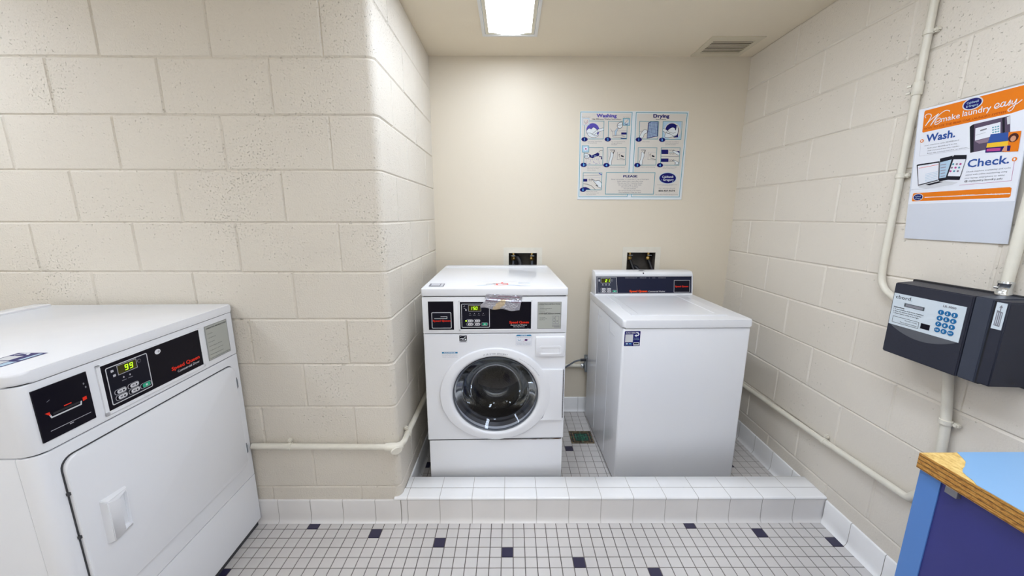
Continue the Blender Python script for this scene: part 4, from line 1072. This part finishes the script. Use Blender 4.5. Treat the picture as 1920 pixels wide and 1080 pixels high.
# ================================================================ INSTRUCTION POSTER ON THE BACK WALL
PW, PH = .698, .552
ps = thing('laundry_instruction_poster', (.961, D, 1.542), 0, 'blue and white washing and drying instruction sign on the back wall', 'poster')
Hm = homog([(155, 98), (1258, 98), (1182, 1000), (112, 995)], [(0, PH), (PW, PH), (PW, 0), (0, 0)])
box('board', ps, 'sheet', 0, PW, -.004, -.0008, 0, PH)
f3 = lambda x, y, h: (lambda q: (q[0], -.004-h, q[1]))(Hm(x, y))
pr = Print(f3, step=.00010, base=.0002); LWD = 6
pr.poly([(170, 118), (668, 121), (618, 958), (140, 958)], 'sheet_in', 0); pr.poly([(730, 122), (1230, 126), (1150, 962), (680, 960)], 'sheet_in', 0)
lp = [(627, 943), (622, 968), (128, 968), (158, 108), (678, 111), (641, 719)]; rp = [(684, 719), (720, 112), (1240, 116), (1160, 973), (668, 970), (670, 946)]
pr.line(lp, LWD, 'teal', 2); pr.line(rp, LWD, 'teal', 2)
pr.poly([(412, 720), (910, 722), (893, 943), (398, 941)], 'sheet_in', 1); pr.line([(412, 720), (910, 722), (893, 943), (398, 941)], LWD, 'teal', 3, True)
pr.build('borders', ps)
pr = Print(f3, step=.00010, base=.0002)
T = lambda s_, x, y, h, m='ink', w=None, bold=0, al='L', lay=4: pr.text(s_, x, y, h, m, lay, w=w, bold=bold, al=al, flip=-1)
def flush(nm):
    global pr
    pr.build(nm, ps); pr = Print(f3, step=.00010, base=.0002)
T('Washing', 316, 159, 33, 'indigo', 203, .018); T('Washing', 319, 159, 33, 'indigo', 203, .018); T('Washing', 317.5, 161, 33, 'indigo', 203, .018); T('High Efficiency Washer Instructions', 270, 184, 11, 'ink', 296, .02); flush('heading'); T('Drying', 893, 161, 33, 'navy', 162, .020); T('Drying', 896, 161, 33, 'navy', 162, .020); T('Drying', 894.5, 163, 33, 'navy', 162, .020)
T('Instructions', 920, 185, 10, 'ink', 102, .02); flush('heading')
T('Empty Pockets', 168, 162, 8, 'inkgrey', 88); flush('caption'); T('No Powder', 590, 162, 8, 'inkgrey', 62); flush('caption')
for x, y, w_, ls in ((225, 408, 145, ('Load washer. Wash full but', 'not packed loads.')), (465, 410, 140, ('Pour recommended amount', 'of high efficiency', 'detergent.')),
                     (215, 668, 135, ('Pull out lint and loose', 'debris from the drum', 'before closing.')), (450, 669, 152, ('Select cycle and start payment.',)),
                     (205, 918, 125, ('Select your cycle,', 'press the button and', 'the wash starts.')), (782, 410, 75, ('Clean lint filter.',)),
                     (1015, 410, 140, ('Load dryer, use softener', 'sheets, do not overload', 'and close the door.')), (762, 668, 152, ('Insert card and pay.',)), (990, 668, 145, ('Make setting. Press START', '(Push to start dryer.)'))):
    for i, s_ in enumerate(ls): T(s_, x, y+i*15, 8, 'inkgrey', w_*min(1, len(s_)/max(len(q) for q in ls)))
    flush('caption')
T('PLEASE', 655, 769, 22, 'navy', 144, .02, 'C'); T('PLEASE', 657.5, 769, 22, 'navy', 144, .02, 'C')
for i, s_ in enumerate(('Never use powder or more than ½ cup of detergent.', 'Leave washer door open after using.', 'Do not use 2 in 1 laundry sheets.', 'Do not wash rugs or bath mats.', 'Do not sit on machines.', 'Do not overload.', 'Do not put shoes in the dryers.', 'One washload = One dry load')):
    wd = (388, 265, 255, 235, 172, 124, 232, 226)[i]; T(s_, 655-i*.8, 794+i*19.3, 10.5, 'inkgrey', wd, .01, 'C')
flush('notice_text')
T('For service phone', 1033, 887, 11, 'inkgrey', 166, 0, 'C'); T('800.927.9274', 1030, 917, 17, 'ink', 168, .03, 'C'); T('or e-mail', 1028, 931, 7, 'inkgrey', 60, 0, 'C'); T('Service@caldwellandgregory.com', 1028, 949, 9, 'inkgrey', 232, 0, 'C')
flush('contact_text'); T('Commercial Laundry Specialists since', 1035, 848, 7, 'inkgrey', 204, 0, 'C'); T('www.caldwellandgregory.com', 1035, 858, 5, 'inkgrey', 110, 0, 'C')
pr.build('contact_text', ps)
pr = Print(f3, step=.00010, base=.0005)
pr.ell(1040, 778, 90, 58, 'palblue', 0, 40); pr.ell(1040, 778, 85, 53, 'navy', 1, 40); pr.text('Caldwell', 983, 775, 22, 'sheet', 2, w=114, bold=.015, flip=-1); pr.text('Gregory', 992, 805, 22, 'sheet', 2, w=110, bold=.015, flip=-1); pr.text('&', 975, 800, 11, 'palblue', 2, flip=-1)
pr.build('logo', ps)
quads = {'w1': [(198, 198), (392, 200), (383, 380), (188, 380)], 'w2': [(437, 200), (630, 202), (620, 380), (432, 380)], 'w3': [(188, 465), (380, 467), (373, 645), (180, 643)], 'w4': [(423, 465), (614, 467), (606, 645), (420, 645)],
         'w5': [(175, 722), (367, 724), (358, 897), (168, 897)], 'd1': [(755, 200), (948, 202), (937, 380), (748, 380)], 'd2': [(992, 200), (1188, 202), (1175, 383), (985, 383)], 'd3': [(738, 467), (930, 468), (918, 645), (733, 645)], 'd4': [(973, 467), (1168, 468), (1155, 647), (966, 645)]}
nums = {'w1': (192, 383, '1'), 'w2': (428, 383, '2'), 'w3': (180, 642, '3'), 'w4': (412, 645, '4'), 'w5': (170, 896, '5'), 'd1': (743, 385, '1'), 'd2': (982, 387, '2'), 'd3': (728, 645, '3'), 'd4': (960, 646, '4')}
def hand(pr, pts, wd=4):
    pts = smooth(pts, True, 3); pr.poly(pts, 'sheet', 4); pr.line(pts, wd, 'ink', 5, True)
for k, q in quads.items():
    pr = Print(f3, step=.00010, base=.0004)
    pr.poly(q, 'sheet_in', 0)
    if k == 'w1':
        pr.ell(288, 300, 84, 80, 'lightgrey', 1); pr.ell(288, 300, 78, 74, 'sheet_in', 2); pr.ell(278, 292, 66, 72, 'indigo', 3)
        hand(pr, [(214, 300), (240, 272), (262, 280), (280, 262), (300, 268), (318, 285), (330, 300), (320, 330), (338, 340), (310, 362), (262, 362), (232, 345)], 3)
        hand(pr, [(272, 330), (300, 305), (330, 282), (384, 268), (384, 292), (345, 305), (310, 322), (290, 338)], 3); pr.line([(214, 322), (250, 318), (275, 335), (300, 348), (330, 345)], 3, 'ink', 6)
        pr.rect(173, 170, 243, 242, 'palblue', 6); pr.rect(179, 176, 237, 236, 'sheet_in', 7); pr.line([(190, 195), (195, 215), (210, 218), (215, 200)], 3, 'inkgrey', 8); pr.line([(222, 190), (228, 205), (215, 225), (200, 230)], 3, 'magenta', 8)
    if k == 'w2':
        pr.line([(460, 300), (620, 296)], 3, 'inkgrey', 2); pr.line([(455, 275), (480, 310), (480, 360), (560, 362), (610, 350)], 3, 'inkgrey', 2); pr.line([(455, 220), (560, 215)], 2, 'inkpale', 2)
        pr.rect(566, 313, 620, 334, 'navy', 3); pr.poly([(500, 345), (500, 300), (525, 270), (535, 275), (518, 310), (515, 345)], 'palblue', 3); pr.line([(500, 345), (500, 300), (525, 270), (535, 275), (518, 310), (515, 345)], 3, 'inkgrey', 4, True)
        hand(pr, [(525, 240), (545, 215), (575, 210), (580, 240), (570, 265), (545, 272), (530, 262)], 4); pr.line([(530, 245), (572, 235)], 3, 'ink', 6); pr.line([(480, 345), (560, 340), (600, 352)], 4, 'inkgrey', 3); pr.line([(560, 372), (618, 374)], 9, 'navy', 3)
        pr.rect(583, 170, 655, 245, 'teal', 6); pr.rect(589, 176, 649, 239, 'palblue', 7); pr.ell(620, 200, 22, 20, 'sheet_in', 8); pr.line([(600, 222), (640, 180)], 3, 'inkgrey', 9); pr.line([(600, 228), (620, 234), (636, 226)], 5, 'navy', 9)
    if k == 'w3':
        hand(pr, [(188, 530), (210, 528), (232, 536), (240, 556), (228, 572), (192, 570)], 4)
        for x in (196, 207, 218): pr.line([(x, 540), (x, 562)], 3, 'ink', 6)
        pr.poly([(238, 530), (262, 545), (300, 530), (325, 515), (342, 528), (338, 550), (300, 560), (272, 575), (245, 565)], 'navy', 4); pr.line([(335, 512), (350, 497), (376, 495)], 3, 'ink', 4); pr.line([(338, 557), (370, 560)], 7, 'navy', 4); pr.ell(364, 575, 6, 12, 'navy', 4)
        rg_ = random.Random(5)
        for _ in range(26): pr.ell(205+rg_.random()*140, 575+rg_.random()*58, 2.6, 3.2, 'indigo', 4, 6)
        for x in (265, 290, 305): pr.ell(x, 552, 7, 4, 'palblue', 5, 8)
        pr.rect(165, 445, 236, 515, 'teal', 6); pr.rect(170, 450, 231, 510, 'palblue', 7); pr.poly([(178, 470), (215, 455), (226, 485), (195, 500)], 'sheet', 8); pr.ell(204, 480, 8, 9, 'magenta', 9, 10)
    if k in ('w4', 'd3'):
        dx = 0 if k == 'w4' else 315; y0_ = 0
        pr.line([(436+dx, 485), (512+dx, 487), (508+dx, 562), (432+dx, 560)], 2.5, 'inkpale', 2, True); pr.line([(452+dx, 492), (498+dx, 492)], 4, 'ink', 3); pr.line([(496+dx, 494), (482+dx, 530)], 7, 'ink', 3)
        hand(pr, [(430+dx, 640), (452+dx, 560), (455+dx, 520), (466+dx, 508), (474+dx, 515), (484+dx, 530), (480+dx, 560), (466+dx, 600), (460+dx, 642)], 3)
        pr.line([(526+dx, 512), (606+dx, 514)], 2.5, 'inkpale', 2); pr.line([(526+dx, 512), (522+dx, 590), (602+dx, 592)], 2.5, 'inkgrey', 2); pr.line([(555+dx, 530), (542+dx, 535), (545+dx, 558)], 4, 'ink', 3)
        pr.poly([(562+dx, 540), (590+dx, 552), (588+dx, 564), (560+dx, 556)], 'ink', 3); pr.line([(545+dx, 570), (600+dx, 588)], 3, 'ink', 3)
    if k == 'w5':
        pr.line([(175, 752), (364, 744)], 3, 'inkgrey', 2); pr.line([(175, 775), (345, 768), (342, 805), (300, 806)], 2.5, 'inkpale', 2); pr.rect(174, 784, 215, 812, 'navy', 3); pr.line([(335, 726), (364, 745)], 8, 'indigo', 2)
        for x in (238, 255): pr.line([(x, 782), (x-2, 810)], 3, 'ink', 3)
        pr.line([(225, 795), (265, 795)], 3, 'ink', 3)
        hand(pr, [(266, 790), (278, 792), (300, 806), (330, 800), (358, 825), (357, 880), (300, 850), (322, 856), (300, 832)], 4)
        pr.line([(175, 835), (215, 838), (260, 858), (295, 893)], 4, 'ink', 4); pr.poly([(170, 870), (200, 868), (230, 880), (250, 894), (180, 896)], 'navy', 3)
    if k == 'd1':
        P0 = [(845, 215), (872, 204), (940, 206), (934, 350), (828, 372)]; pr.poly(P0, 'palblue', 2); pr.line(P0, 5, 'navy', 5, True)
        for i in range(11):
            a = i/10; pr.line([(842+a*95, 212), (828+a*100, 368-a*18)], 2.4, 'navy', 4); pr.line([(842-a*12, 214+a*150), (938-a*4, 208+a*140)], 2.4, 'indigo', 3)
        hand(pr, [(752, 360), (775, 312), (800, 285), (828, 292), (826, 318), (800, 330), (785, 368)], 3); pr.line([(752, 302), (785, 300)], 3, 'inkgrey', 4)
    if k == 'd2':
        pr.poly([(994, 204), (1180, 206), (1170, 378), (988, 378)], 'palblue', 1); pr.ell(1088, 296, 84, 84, 'sheet_in', 2); pr.ell(1084, 290, 68, 70, 'navy', 3); pr.poly([(1120, 250), (1150, 270), (1145, 362), (1100, 364)], 'navy', 3)
        hand(pr, [(1010, 345), (1022, 318), (1050, 282), (1085, 262), (1110, 268), (1120, 290), (1132, 245), (1142, 250), (1145, 300), (1128, 345), (1060, 362), (1015, 362)], 3)
        hand(pr, [(992, 275), (1020, 282), (1050, 305), (1062, 328), (1030, 315), (992, 300)], 3); pr.line([(1030, 320), (1070, 330), (1100, 350), (1130, 340)], 3, 'ink', 6); pr.line([(1060, 310), (1095, 322), (1120, 310)], 3, 'ink', 6)
    if k == 'd4':
        pr.line([(972, 555), (1160, 557)], 4, 'inkgrey', 2); pr.rect(976, 487, 1046, 532, 'navy', 3); pr.rect(968, 577, 1048, 612, 'navy', 3)
        for x in (1058, 1078, 1096):
            for y in (494, 532, 595): pr.line([(x, y-4), (x+8, y-3), (x+6, y+4)], 3.5, 'ink', 3)
        pr.line([(1052, 515), (1112, 514)], 3, 'teal', 3); pr.line([(1052, 606), (1112, 606)], 3, 'ink', 3)
        hand(pr, [(1088, 502), (1110, 498), (1158, 516), (1156, 544), (1122, 530)], 3); pr.poly([(1126, 500), (1160, 502), (1158, 522)], 'navy', 6); hand(pr, [(1090, 598), (1110, 596), (1152, 618), (1140, 640), (1110, 634), (1122, 622)], 3)
    pr.line(q, 5, 'teal', 5, True)
    ill = pr.build('illustration', ps)
    n_ = nums[k]; b3 = Print(f3, step=.00010, base=.0016); b3.ell(n_[0], n_[1], 32, 22, 'navy', 0, 24); b3.text(n_[2], n_[0], n_[1]+11, 22, 'cyan', 1, bold=.05, al='C', flip=-1); b3.build('number_badge', ps)

# ================================================================ POSTER ON THE RIGHT WALL
aR = math.radians(-90.56)
p2 = thing('laundry_service_poster', RW(-.121, .0, 1.353), aR, 'white and orange poster about easy laundry on the right wall above the card reader', 'poster')
QW, QH = .302, .452
lean = .040
def S2(u, v, h): return (u, -.006-lean*v/QH-h, v)
Hq = homog([(1722, 208), (1958.5, 160), (1889, 457), (1696, 447)], [(0, QH), (QW, QH-.004), (QW-.004, 0), (0, 0)])
bm = bmesh.new(); c_ = [(0, 0), (QW-.003, 0), (QW, QH-.002), (0, QH)]
a_ = [bm.verts.new(S2(u, v, -.002)) for u, v in c_]; b_ = [bm.verts.new(S2(u, v, 0)) for u, v in c_]
bm.faces.new(a_[::-1]); bm.faces.new(b_)
for i in range(4): bm.faces.new((a_[i], a_[(i+1) % 4], b_[(i+1) % 4], b_[i]))
bmesh.ops.recalc_face_normals(bm, faces=bm.faces); from_bm('board', bm, ['poster_w2'], p2)
zA = lambda x, y: (1700+x/4.5, 150+y/4.5)
def pf2(x, y, h): return S2(*Hq(*zA(x, y)), h)
# text on the tilted sheet is laid out in sheet space
def sh(x, y): return Hq(*zA(x, y))
def TX(pr, s_, p, q, h, m, lay=4, bold=0, shear=0):
    (u0, v0), (u1, v1) = sh(*p), sh(*q); pr.text(s_, u0, v0, h, m, lay, w=abs(u1-u0), bold=bold, shear=shear)
pp = Print(S2, base=.0003, step=.0002)
def PG(pts, m, lay): pp.poly([sh(*p) for p in pts], m, lay)
def LN(pts, wd, m, lay, cl_=False, sm=False): pp.line([sh(*p) for p in (smooth(pts) if sm else pts)], wd, m, lay, cl_)
PG([(106, 258), (1164, 48), (960, 890), (960, 890), (36, 945), (36, 948)], 'poster_w', 0)
PG([(36, 948), (960, 885), (925, 1048), (12, 1065)], 'poster_w', 0)
pp.build('printed_area', p2)
pp = Print(S2, base=.0004, step=.0001)
PG([(160, 268), (1150, 55), (1090, 275), (930, 320), (140, 462), (132, 455), (150, 280)], 'orange', 0)
pp.build('header_band', p2)
pp = Print(S2, base=.0004, step=.0001)
PG([(62, 975), (890, 936), (905, 945), (893, 1008), (878, 1020), (52, 1042), (46, 1035), (55, 982)], 'orange', 0)
LN([(158, 1010), (890, 988)], .0022, 'poster_w', 1)
TX(pp, '800.927.9274    www.caldwellandgregory.com', (480, 1003), (885, 990), .0042, 'poster_w', 2)
pp.build('footer_band', p2)
pp = Print(S2, base=.0006, step=.0001)
def logo(c, rx, ry):
    u, v = sh(*c); pp.ell(u, v, rx*1.14, ry*1.2, 'lightgrey', 0, 30); pp.ell(u, v, rx, ry, 'navy', 1, 30)
    pp.text('Caldwell', u, v+ry*.08, ry*.42, 'palblue', 2, w=rx*1.3, al='C', bold=.012); pp.text('& Gregory', u, v-ry*.55, ry*.42, 'palblue', 2, w=rx*1.35, al='C', bold=.012)
logo((588, 222), .0235, .0155); pp.build('logo', p2); pp = Print(S2, base=.0006, step=.0001)
logo((100, 1008), .0150, .0105)
pp.build('logo', p2)
pp = Print(S2, base=.0006, step=.0001)
# script "We" drawn with strokes, then the rest of the headline
LN([(165, 335), (158, 318), (178, 300), (208, 302), (214, 320), (198, 350), (160, 405)], .0022, 'poster_w', 1, sm=True)
LN([(160, 405), (200, 360), (282, 298)], .0024, 'poster_w', 1, sm=True); LN([(282, 298), (240, 355), (208, 402)], .0030, 'poster_w', 1, sm=True)
LN([(208, 402), (250, 350), (300, 300), (345, 274), (378, 276), (376, 286)], .0022, 'poster_w', 1, sm=True)
LN([(252, 376), (282, 366), (298, 350), (290, 338), (268, 348), (248, 374), (250, 392), (272, 390), (302, 368)], .0022, 'poster_w', 1, sm=True)
TX(pp, 'make', (302, 375), (472, 340), .0175, 'poster_w', 2, .005); TX(pp, 'laundry', (495, 334), (752, 280), .0175, 'poster_w', 2, .005)
LN([(785, 268), (815, 252), (826, 236), (812, 228), (792, 242), (784, 264), (796, 274), (822, 262), (846, 242)], .0022, 'poster_w', 2, sm=True)
LN([(878, 222), (860, 220), (842, 240), (840, 258), (856, 258), (874, 236), (884, 218), (874, 250), (886, 252), (908, 232)], .0022, 'poster_w', 2, sm=True)
LN([(908, 232), (926, 206), (922, 230), (918, 246), (902, 248)], .0022, 'poster_w', 2, sm=True)
LN([(944, 210), (938, 236), (952, 238), (974, 212), (984, 196)], .0022, 'poster_w', 2, sm=True); LN([(984, 196), (968, 240), (940, 286), (910, 302), (902, 288), (936, 262), (985, 236), (1030, 205)], .0020, 'poster_w', 2, sm=True)
TX(pp, 'HOW TO USE THE BEAR ONE LAUNDRY SYSTEM', (150, 440), (885, 300), .0065, 'brick', 2)
pp.build('headline', p2); pp = Print(S2, base=.0006, step=.0001)
TX(pp, 'Wash.', (165, 545), (430, 497), .0235, 'pblue', 2, .03); pp.build('heading', p2); pp = Print(S2, base=.0006, step=.0001); TX(pp, 'Check.', (530, 770), (893, 733), .0235, 'pblue', 2, .02); pp.build('heading', p2); pp = Print(S2, base=.0006, step=.0001)
for i, (s_, xa, xb) in enumerate((('Start machines with BEARBoard', 155, 460), ('Slide your BEARBoard in the', 180, 445), ('wall-mounted laundry reader.', 180, 470), ('Enter the machine number to activate.', 178, 540))):
    TX(pp, s_, (xa, 585+i*22-3), (xb, 540+i*22), .0038, 'inkgrey', 2)
pp.build('caption', p2); pp = Print(S2, base=.0006, step=.0001)
for i, (s_, xa, xb) in enumerate((('Check machine availability and cycle', 522, 905), ('status with online monitoring using', 516, 875), ('your laptop, smartphone or tablet', 508, 855), ('@ mylaundry.laundry.edu', 505, 832))):
    TX(pp, s_, (xa, 812+i*26), (xb, 780+i*26), .0042 if i < 3 else .0052, 'inkgrey' if i < 3 else 'ink', 2)
LN([(120, 545), (110, 665), (555, 610)], .0007, 'inkpale', 1); LN([(938, 725), (905, 885), (460, 915)], .0008, 'magenta', 1)
for c in ((131, 535), (940, 710)): pp.ell(*sh(*c), .0058, .0060, 'orange', 2, 14); pp.ell(*sh(*c), .0024, .0036, 'poster_w', 3, 10)
pp.build('caption', p2)
pp = Print(S2, base=.0006, step=.0001)
PG([(560, 425), (590, 405), (918, 340), (912, 470), (905, 590), (560, 648)], 'purple', 0); PG([(560, 425), (590, 405), (600, 410), (592, 560), (590, 640), (560, 648)], 'ink', 1)
PG([(610, 440), (832, 392), (826, 498), (604, 546)], 'poster_w', 1); PG([(600, 552), (826, 500), (824, 530), (740, 560), (640, 572)], 'pinkish', 1); PG([(848, 360), (870, 352), (866, 480), (846, 490)], 'ink', 1); PG([(888, 352), (918, 344), (912, 412), (890, 416)], 'lightgrey', 1)
LN([(652, 462), (710, 446)], .004, 'inkgrey', 2); LN([(612, 500), (700, 478)], .0015, 'inkpale', 2)
for i in range(3):
    for j in range(4): pp.ell(*sh(765+i*23, 438+j*21-i*4), .0024, .0020, 'teal', 2, 8)
PG([(745, 495), (900, 482), (895, 555), (715, 570)], 'pblue', 3); PG([(712, 572), (895, 556), (890, 610), (700, 620)], 'yellow', 3); PG([(700, 608), (860, 600), (850, 645), (692, 650)], 'navy', 4); PG([(708, 618), (828, 612), (822, 636), (704, 640)], 'magenta', 5)
PG([(900, 482), (1010, 474), (975, 645), (840, 648), (850, 600), (890, 600)], 'orange', 3); pp.ell(*sh(940, 530), .0115, .0125, 'brown', 4, 20); pp.ell(*sh(938, 538), .0062, .0080, 'skin', 5, 16); PG([(862, 598), (900, 592), (880, 640), (835, 642)], 'skin', 5); PG([(885, 595), (915, 596), (905, 640), (880, 640)], 'navy', 5)
pp.build('reader_picture', p2)
pp = Print(S2, base=.0006, step=.0001)
PG([(85, 742), (95, 735), (290, 712), (285, 870), (100, 918)], 'ink', 0); PG([(95, 748), (283, 724), (278, 866), (104, 905)], 'poster_w', 1); LN([(105, 768), (280, 740)], .0012, 'red', 2)
for i in range(6): LN([(162, 820+i*13), (272, 798+i*13)], .0014, 'palblue', 2)
PG([(95, 915), (285, 872), (450, 892), (400, 910), (170, 937), (110, 930)], 'lightgrey', 0); PG([(165, 905), (280, 880), (320, 885), (200, 912)], 'ink', 1)
PG([(295, 690), (405, 668), (410, 700), (360, 870), (285, 880)], 'ink', 2); PG([(296, 722), (398, 700), (345, 848), (288, 856)], 'palblue', 3)
PG([(420, 664), (530, 664), (528, 690), (465, 872), (350, 868), (345, 850), (405, 680)], 'ink', 4); PG([(415, 700), (522, 700), (470, 842), (362, 838)], 'poster_w', 5)
for i in range(3):
    for j in range(3): pp.ell(*sh(412+i*32-j*12, 740+j*29), .0034, .0032, ('teal', 'pinkish', 'magenta')[(i+j) % 3], 6, 10)
for i in range(5): LN([(300, 745+i*24), (350-i*3, 738+i*24)], .0022, 'pinkish', 4)
pp.build('laptop_and_phones_picture', p2)

# ================================================================ CARD READER
cr = thing('card_reader', RW(-.190, .0, .950), aR, 'dark grey card reader with blue number keys, mounted on the right wall', 'card reader')
# local: x along the wall towards the room, y into the wall, z up; front face at y=-.12
T_ = .12
box('back_plate', cr, 'devdark', 0, .372, -.014, -.001, -.004, .258, bevel=.002)
bm = bmesh.new()
def loft(bm, a, b, z0, z1, mi=0):
    """a=(x0,x1) at y=ya ; b at front"""
    (ax0, ax1, ya), (bx0, bx1, yb) = a, b
    v = [bm.verts.new(p) for p in ((ax0, ya, z0), (ax1, ya, z0), (bx1, yb, z0), (bx0, yb, z0), (ax0, ya, z1), (ax1, ya, z1), (bx1, yb, z1), (bx0, yb, z1))]
    for q in ((0, 1, 2, 3), (7, 6, 5, 4), (0, 4, 5, 1), (1, 5, 6, 2), (2, 6, 7, 3), (3, 7, 4, 0)): bm.faces.new([v[i] for i in q]).material_index = mi
def housing(name, a, b, z0, z1, m, bv=.003):
    bm = bmesh.new(); loft(bm, a, b, z0, z1); bmesh.ops.recalc_face_normals(bm, faces=bm.faces)
    bmesh.ops.bevel(bm, geom=list(bm.edges), offset=bv, segments=3, affect='EDGES', clamp_overlap=True)
    return autosmooth(from_bm(name, bm, [m], cr), 35)
body = housing('keypad_housing', (.008, .272, -.013), (.043, .2725, -T_), -.001, .253, 'device')
side = housing('slot_rail', (.262, .3185, -.013), (.2745, .319, -T_+.001), .0, .254, 'device2')
box('card_slot', cr, 'devdark', .317, .326, -T_+.004, -.012, .0, .250)
b2_ = housing('swipe_housing', (.322, .362, -.013), (.324, .3545, -T_-.001), .004, .252, 'device')
for z in (.040, .020): pass
pr = Print(lambda u, v, h: (.3600+h, -u, v), base=.003)
for (u, v) in ((.075, .032), (.068, .020)): pr.ell(u, v, .003, .003, 'devdark', 0, 10)
pr.build('screw_hole', b2_)
X = lambda y: -y-.190   # distance along the wall from measured depth
ov = box('overlay', body, 'overlay', X(-.2375), X(-.452), -T_-.0012, -T_+.0, .104, .2165, bevel=.0)
pr = Print(FRONT(-T_-.0012), base=.0004)
pr.text('cbord', X(-.2450), .199, .0125, 'ink', 1, w=.050)
pr.text('.', X(-.2975), .199, .0125, 'teal', 1)
pr.rect(X(-.278), .1755, X(-.342), .188, 'lcd', 1, r=.0008); pr.rect(X(-.283), .1775, X(-.338), .186, 'inkgrey', 2)
pr.text('Instructions:', X(-.2455), .1665, .0042, 'ink', 1, w=.036, bold=.03)
for i, s_ in enumerate(('1. Load clothes and close machine', '2. Enter the machine number and press', '3. Swipe card or enter at the right')): pr.text(s_, X(-.2455), .1595-i*.0072, .0038, 'ink', 1, w=.098-i*.006, bold=.01)
pr.frame(X(-.2490), .113, X(-.3350), .1345, .0011, 'ink', 1)
pr.text('Status: ready', X(-.3300), .1265, .0038, 'ink', 1, w=.040, al='R'); pr.text('Please choose machine', X(-.3300), .1175, .0038, 'ink', 1, w=.054, al='R')
pr.rect(X(-.3415), .1165, X(-.3690), .1345, 'black', 1)
pr.text('LR 3000', X(-.392), .203, .0065, 'inkgrey', 1, w=.036, bold=.03)
pr.build('overlay_print', ov)
kk = ['1', '2', '3', '4', '5', '6', '7', '8', '9', 'CLR', '0', 'ENT']
for i, s_ in enumerate(kk):
    cx = X(-.3905-(i % 3)*.0185-.0*(i//3)); cz = .1845-(i//3)*.0193
    bm = bmesh.new(); add_prism(bm, [(cx+.0078*math.cos(a*math.pi/12), cz+.0078*math.sin(a*math.pi/12)) for a in range(24)], -T_-.003, -T_-.001, 'y')
    bmesh.ops.recalc_face_normals(bm, faces=bm.faces); kb = from_bm('key', bm, ['blue_key'], ov)
    pr = Print(FRONT(-T_-.003), base=.0003); pr.text(s_, cx, cz-.0035 if len(s_) == 1 else cz-.002, .007 if len(s_) == 1 else .004, 'overlay', 0, al='C', bold=.03); pr.build('key_number', kb)
pr = Print(FRONT(-T_), base=.0005)
cx = X(-.345); n = 24
pr.poly([(X(-.243), .104)]+[(X(-.243)+(.206)*i/n, .104-.031*math.sin(math.pi*i/n)**.8) for i in range(1, n)]+[(X(-.449), .104)], 'devarc', 0)
rg_ = random.Random(2)
for j in range(4):
    for i in range(9-j): pr.ell(.062+i*.024+(j % 2)*.012, .066-j*.014+rg_.uniform(-.002, .002)-(.006 if i in (3, 4, 5) else 0), .0026, .0011, 'devdark', 1, 8)
pr.build('front_marks', body)
sk = box('swipe_label', b2_, 'overlay', .3275, .3500, -T_-.0022, -T_-.001, .172, .248)
pr = Print(FRONT(-T_-.0022), base=.0004); pr.poly([(.332, .182), (.3455, .180), (.3455, .222), (.332, .226)], 'inkgrey', 0)
for x in (.335, .339, .343): pr.rect(x-.0006, .184, x+.0006, .220, 'overlay', 1)
pr.line([(.339, .222), (.339, .238)], .0022, 'inkgrey', 1); pr.poly([(.335, .234), (.343, .234), (.339, .242)], 'inkgrey', 1)
pr.build('swipe_symbol', sk)

# ================================================================ BLUE COUNTER
ct = thing('work_counter', (1.459, -.763, 0), 0, 'blue laminate counter with chipped corner and exposed plywood edge, bottom right', 'counter')
LX, LY, TZ = wx(-1.3)-1.459-.012, -1.55, .900
top = box('countertop', ct, ['ply'], 0, LX, LY, 0, TZ-.038, TZ-.0012)
bm = bmesh.new()
bare = [(.001, -.0005), (.001, LY+.001), (LX-.001, LY+.001), (LX-.001, -.0005)]
v = [bm.verts.new((p[0], p[1], TZ-.0011)) for p in bare]; bm.faces.new(v[::-1] if False else v); bmesh.ops.recalc_face_normals(bm, faces=bm.faces)
for f in bm.faces:
    if f.normal.z < 0: f.normal_flip()
from_bm('bare_board', bm, ['osb'], top)
lam = [(.087, 0), (.080, -.012), (.074, -.023), (.066, -.034), (.052, -.044), (.049, -.047), (.030, -.058), (.020, -.066), (.014, -.078), (.009, -.094), (.0015, -.105), (.0, LY), (LX, LY), (LX, 0)]
prism('laminate', top, 'laminate', lam, TZ-.0010, TZ)
# carcass: light stile at the far corner, navy side panel, end panels
box('corner_stile', ct, 'cabblue', .006, .030, -.046, -.004, .0, TZ-.038)
box('side_panel', ct, 'cabnavy', .0085, .028, LY+.02, -.046, .0, TZ-.038)
box('end_panel', ct, 'cabblue', .030, LX-.005, -.024, -.004, .0, TZ-.038)
box('near_end_panel', ct, 'cabblue', .030, LX-.005, LY+.02, LY+.04, .0, TZ-.038)
box('rear_panel', ct, 'cabnavy', LX-.02, LX-.004, LY+.04, -.024, .0, TZ-.038)
br = bmesh.new(); add_box(br, -.001, .010, -.082, -.060, TZ-.054, TZ-.038, bevel=.001); bmesh.ops.recalc_face_normals(br, faces=br.faces); from_bm('bracket', br, ['hinge'], ct)
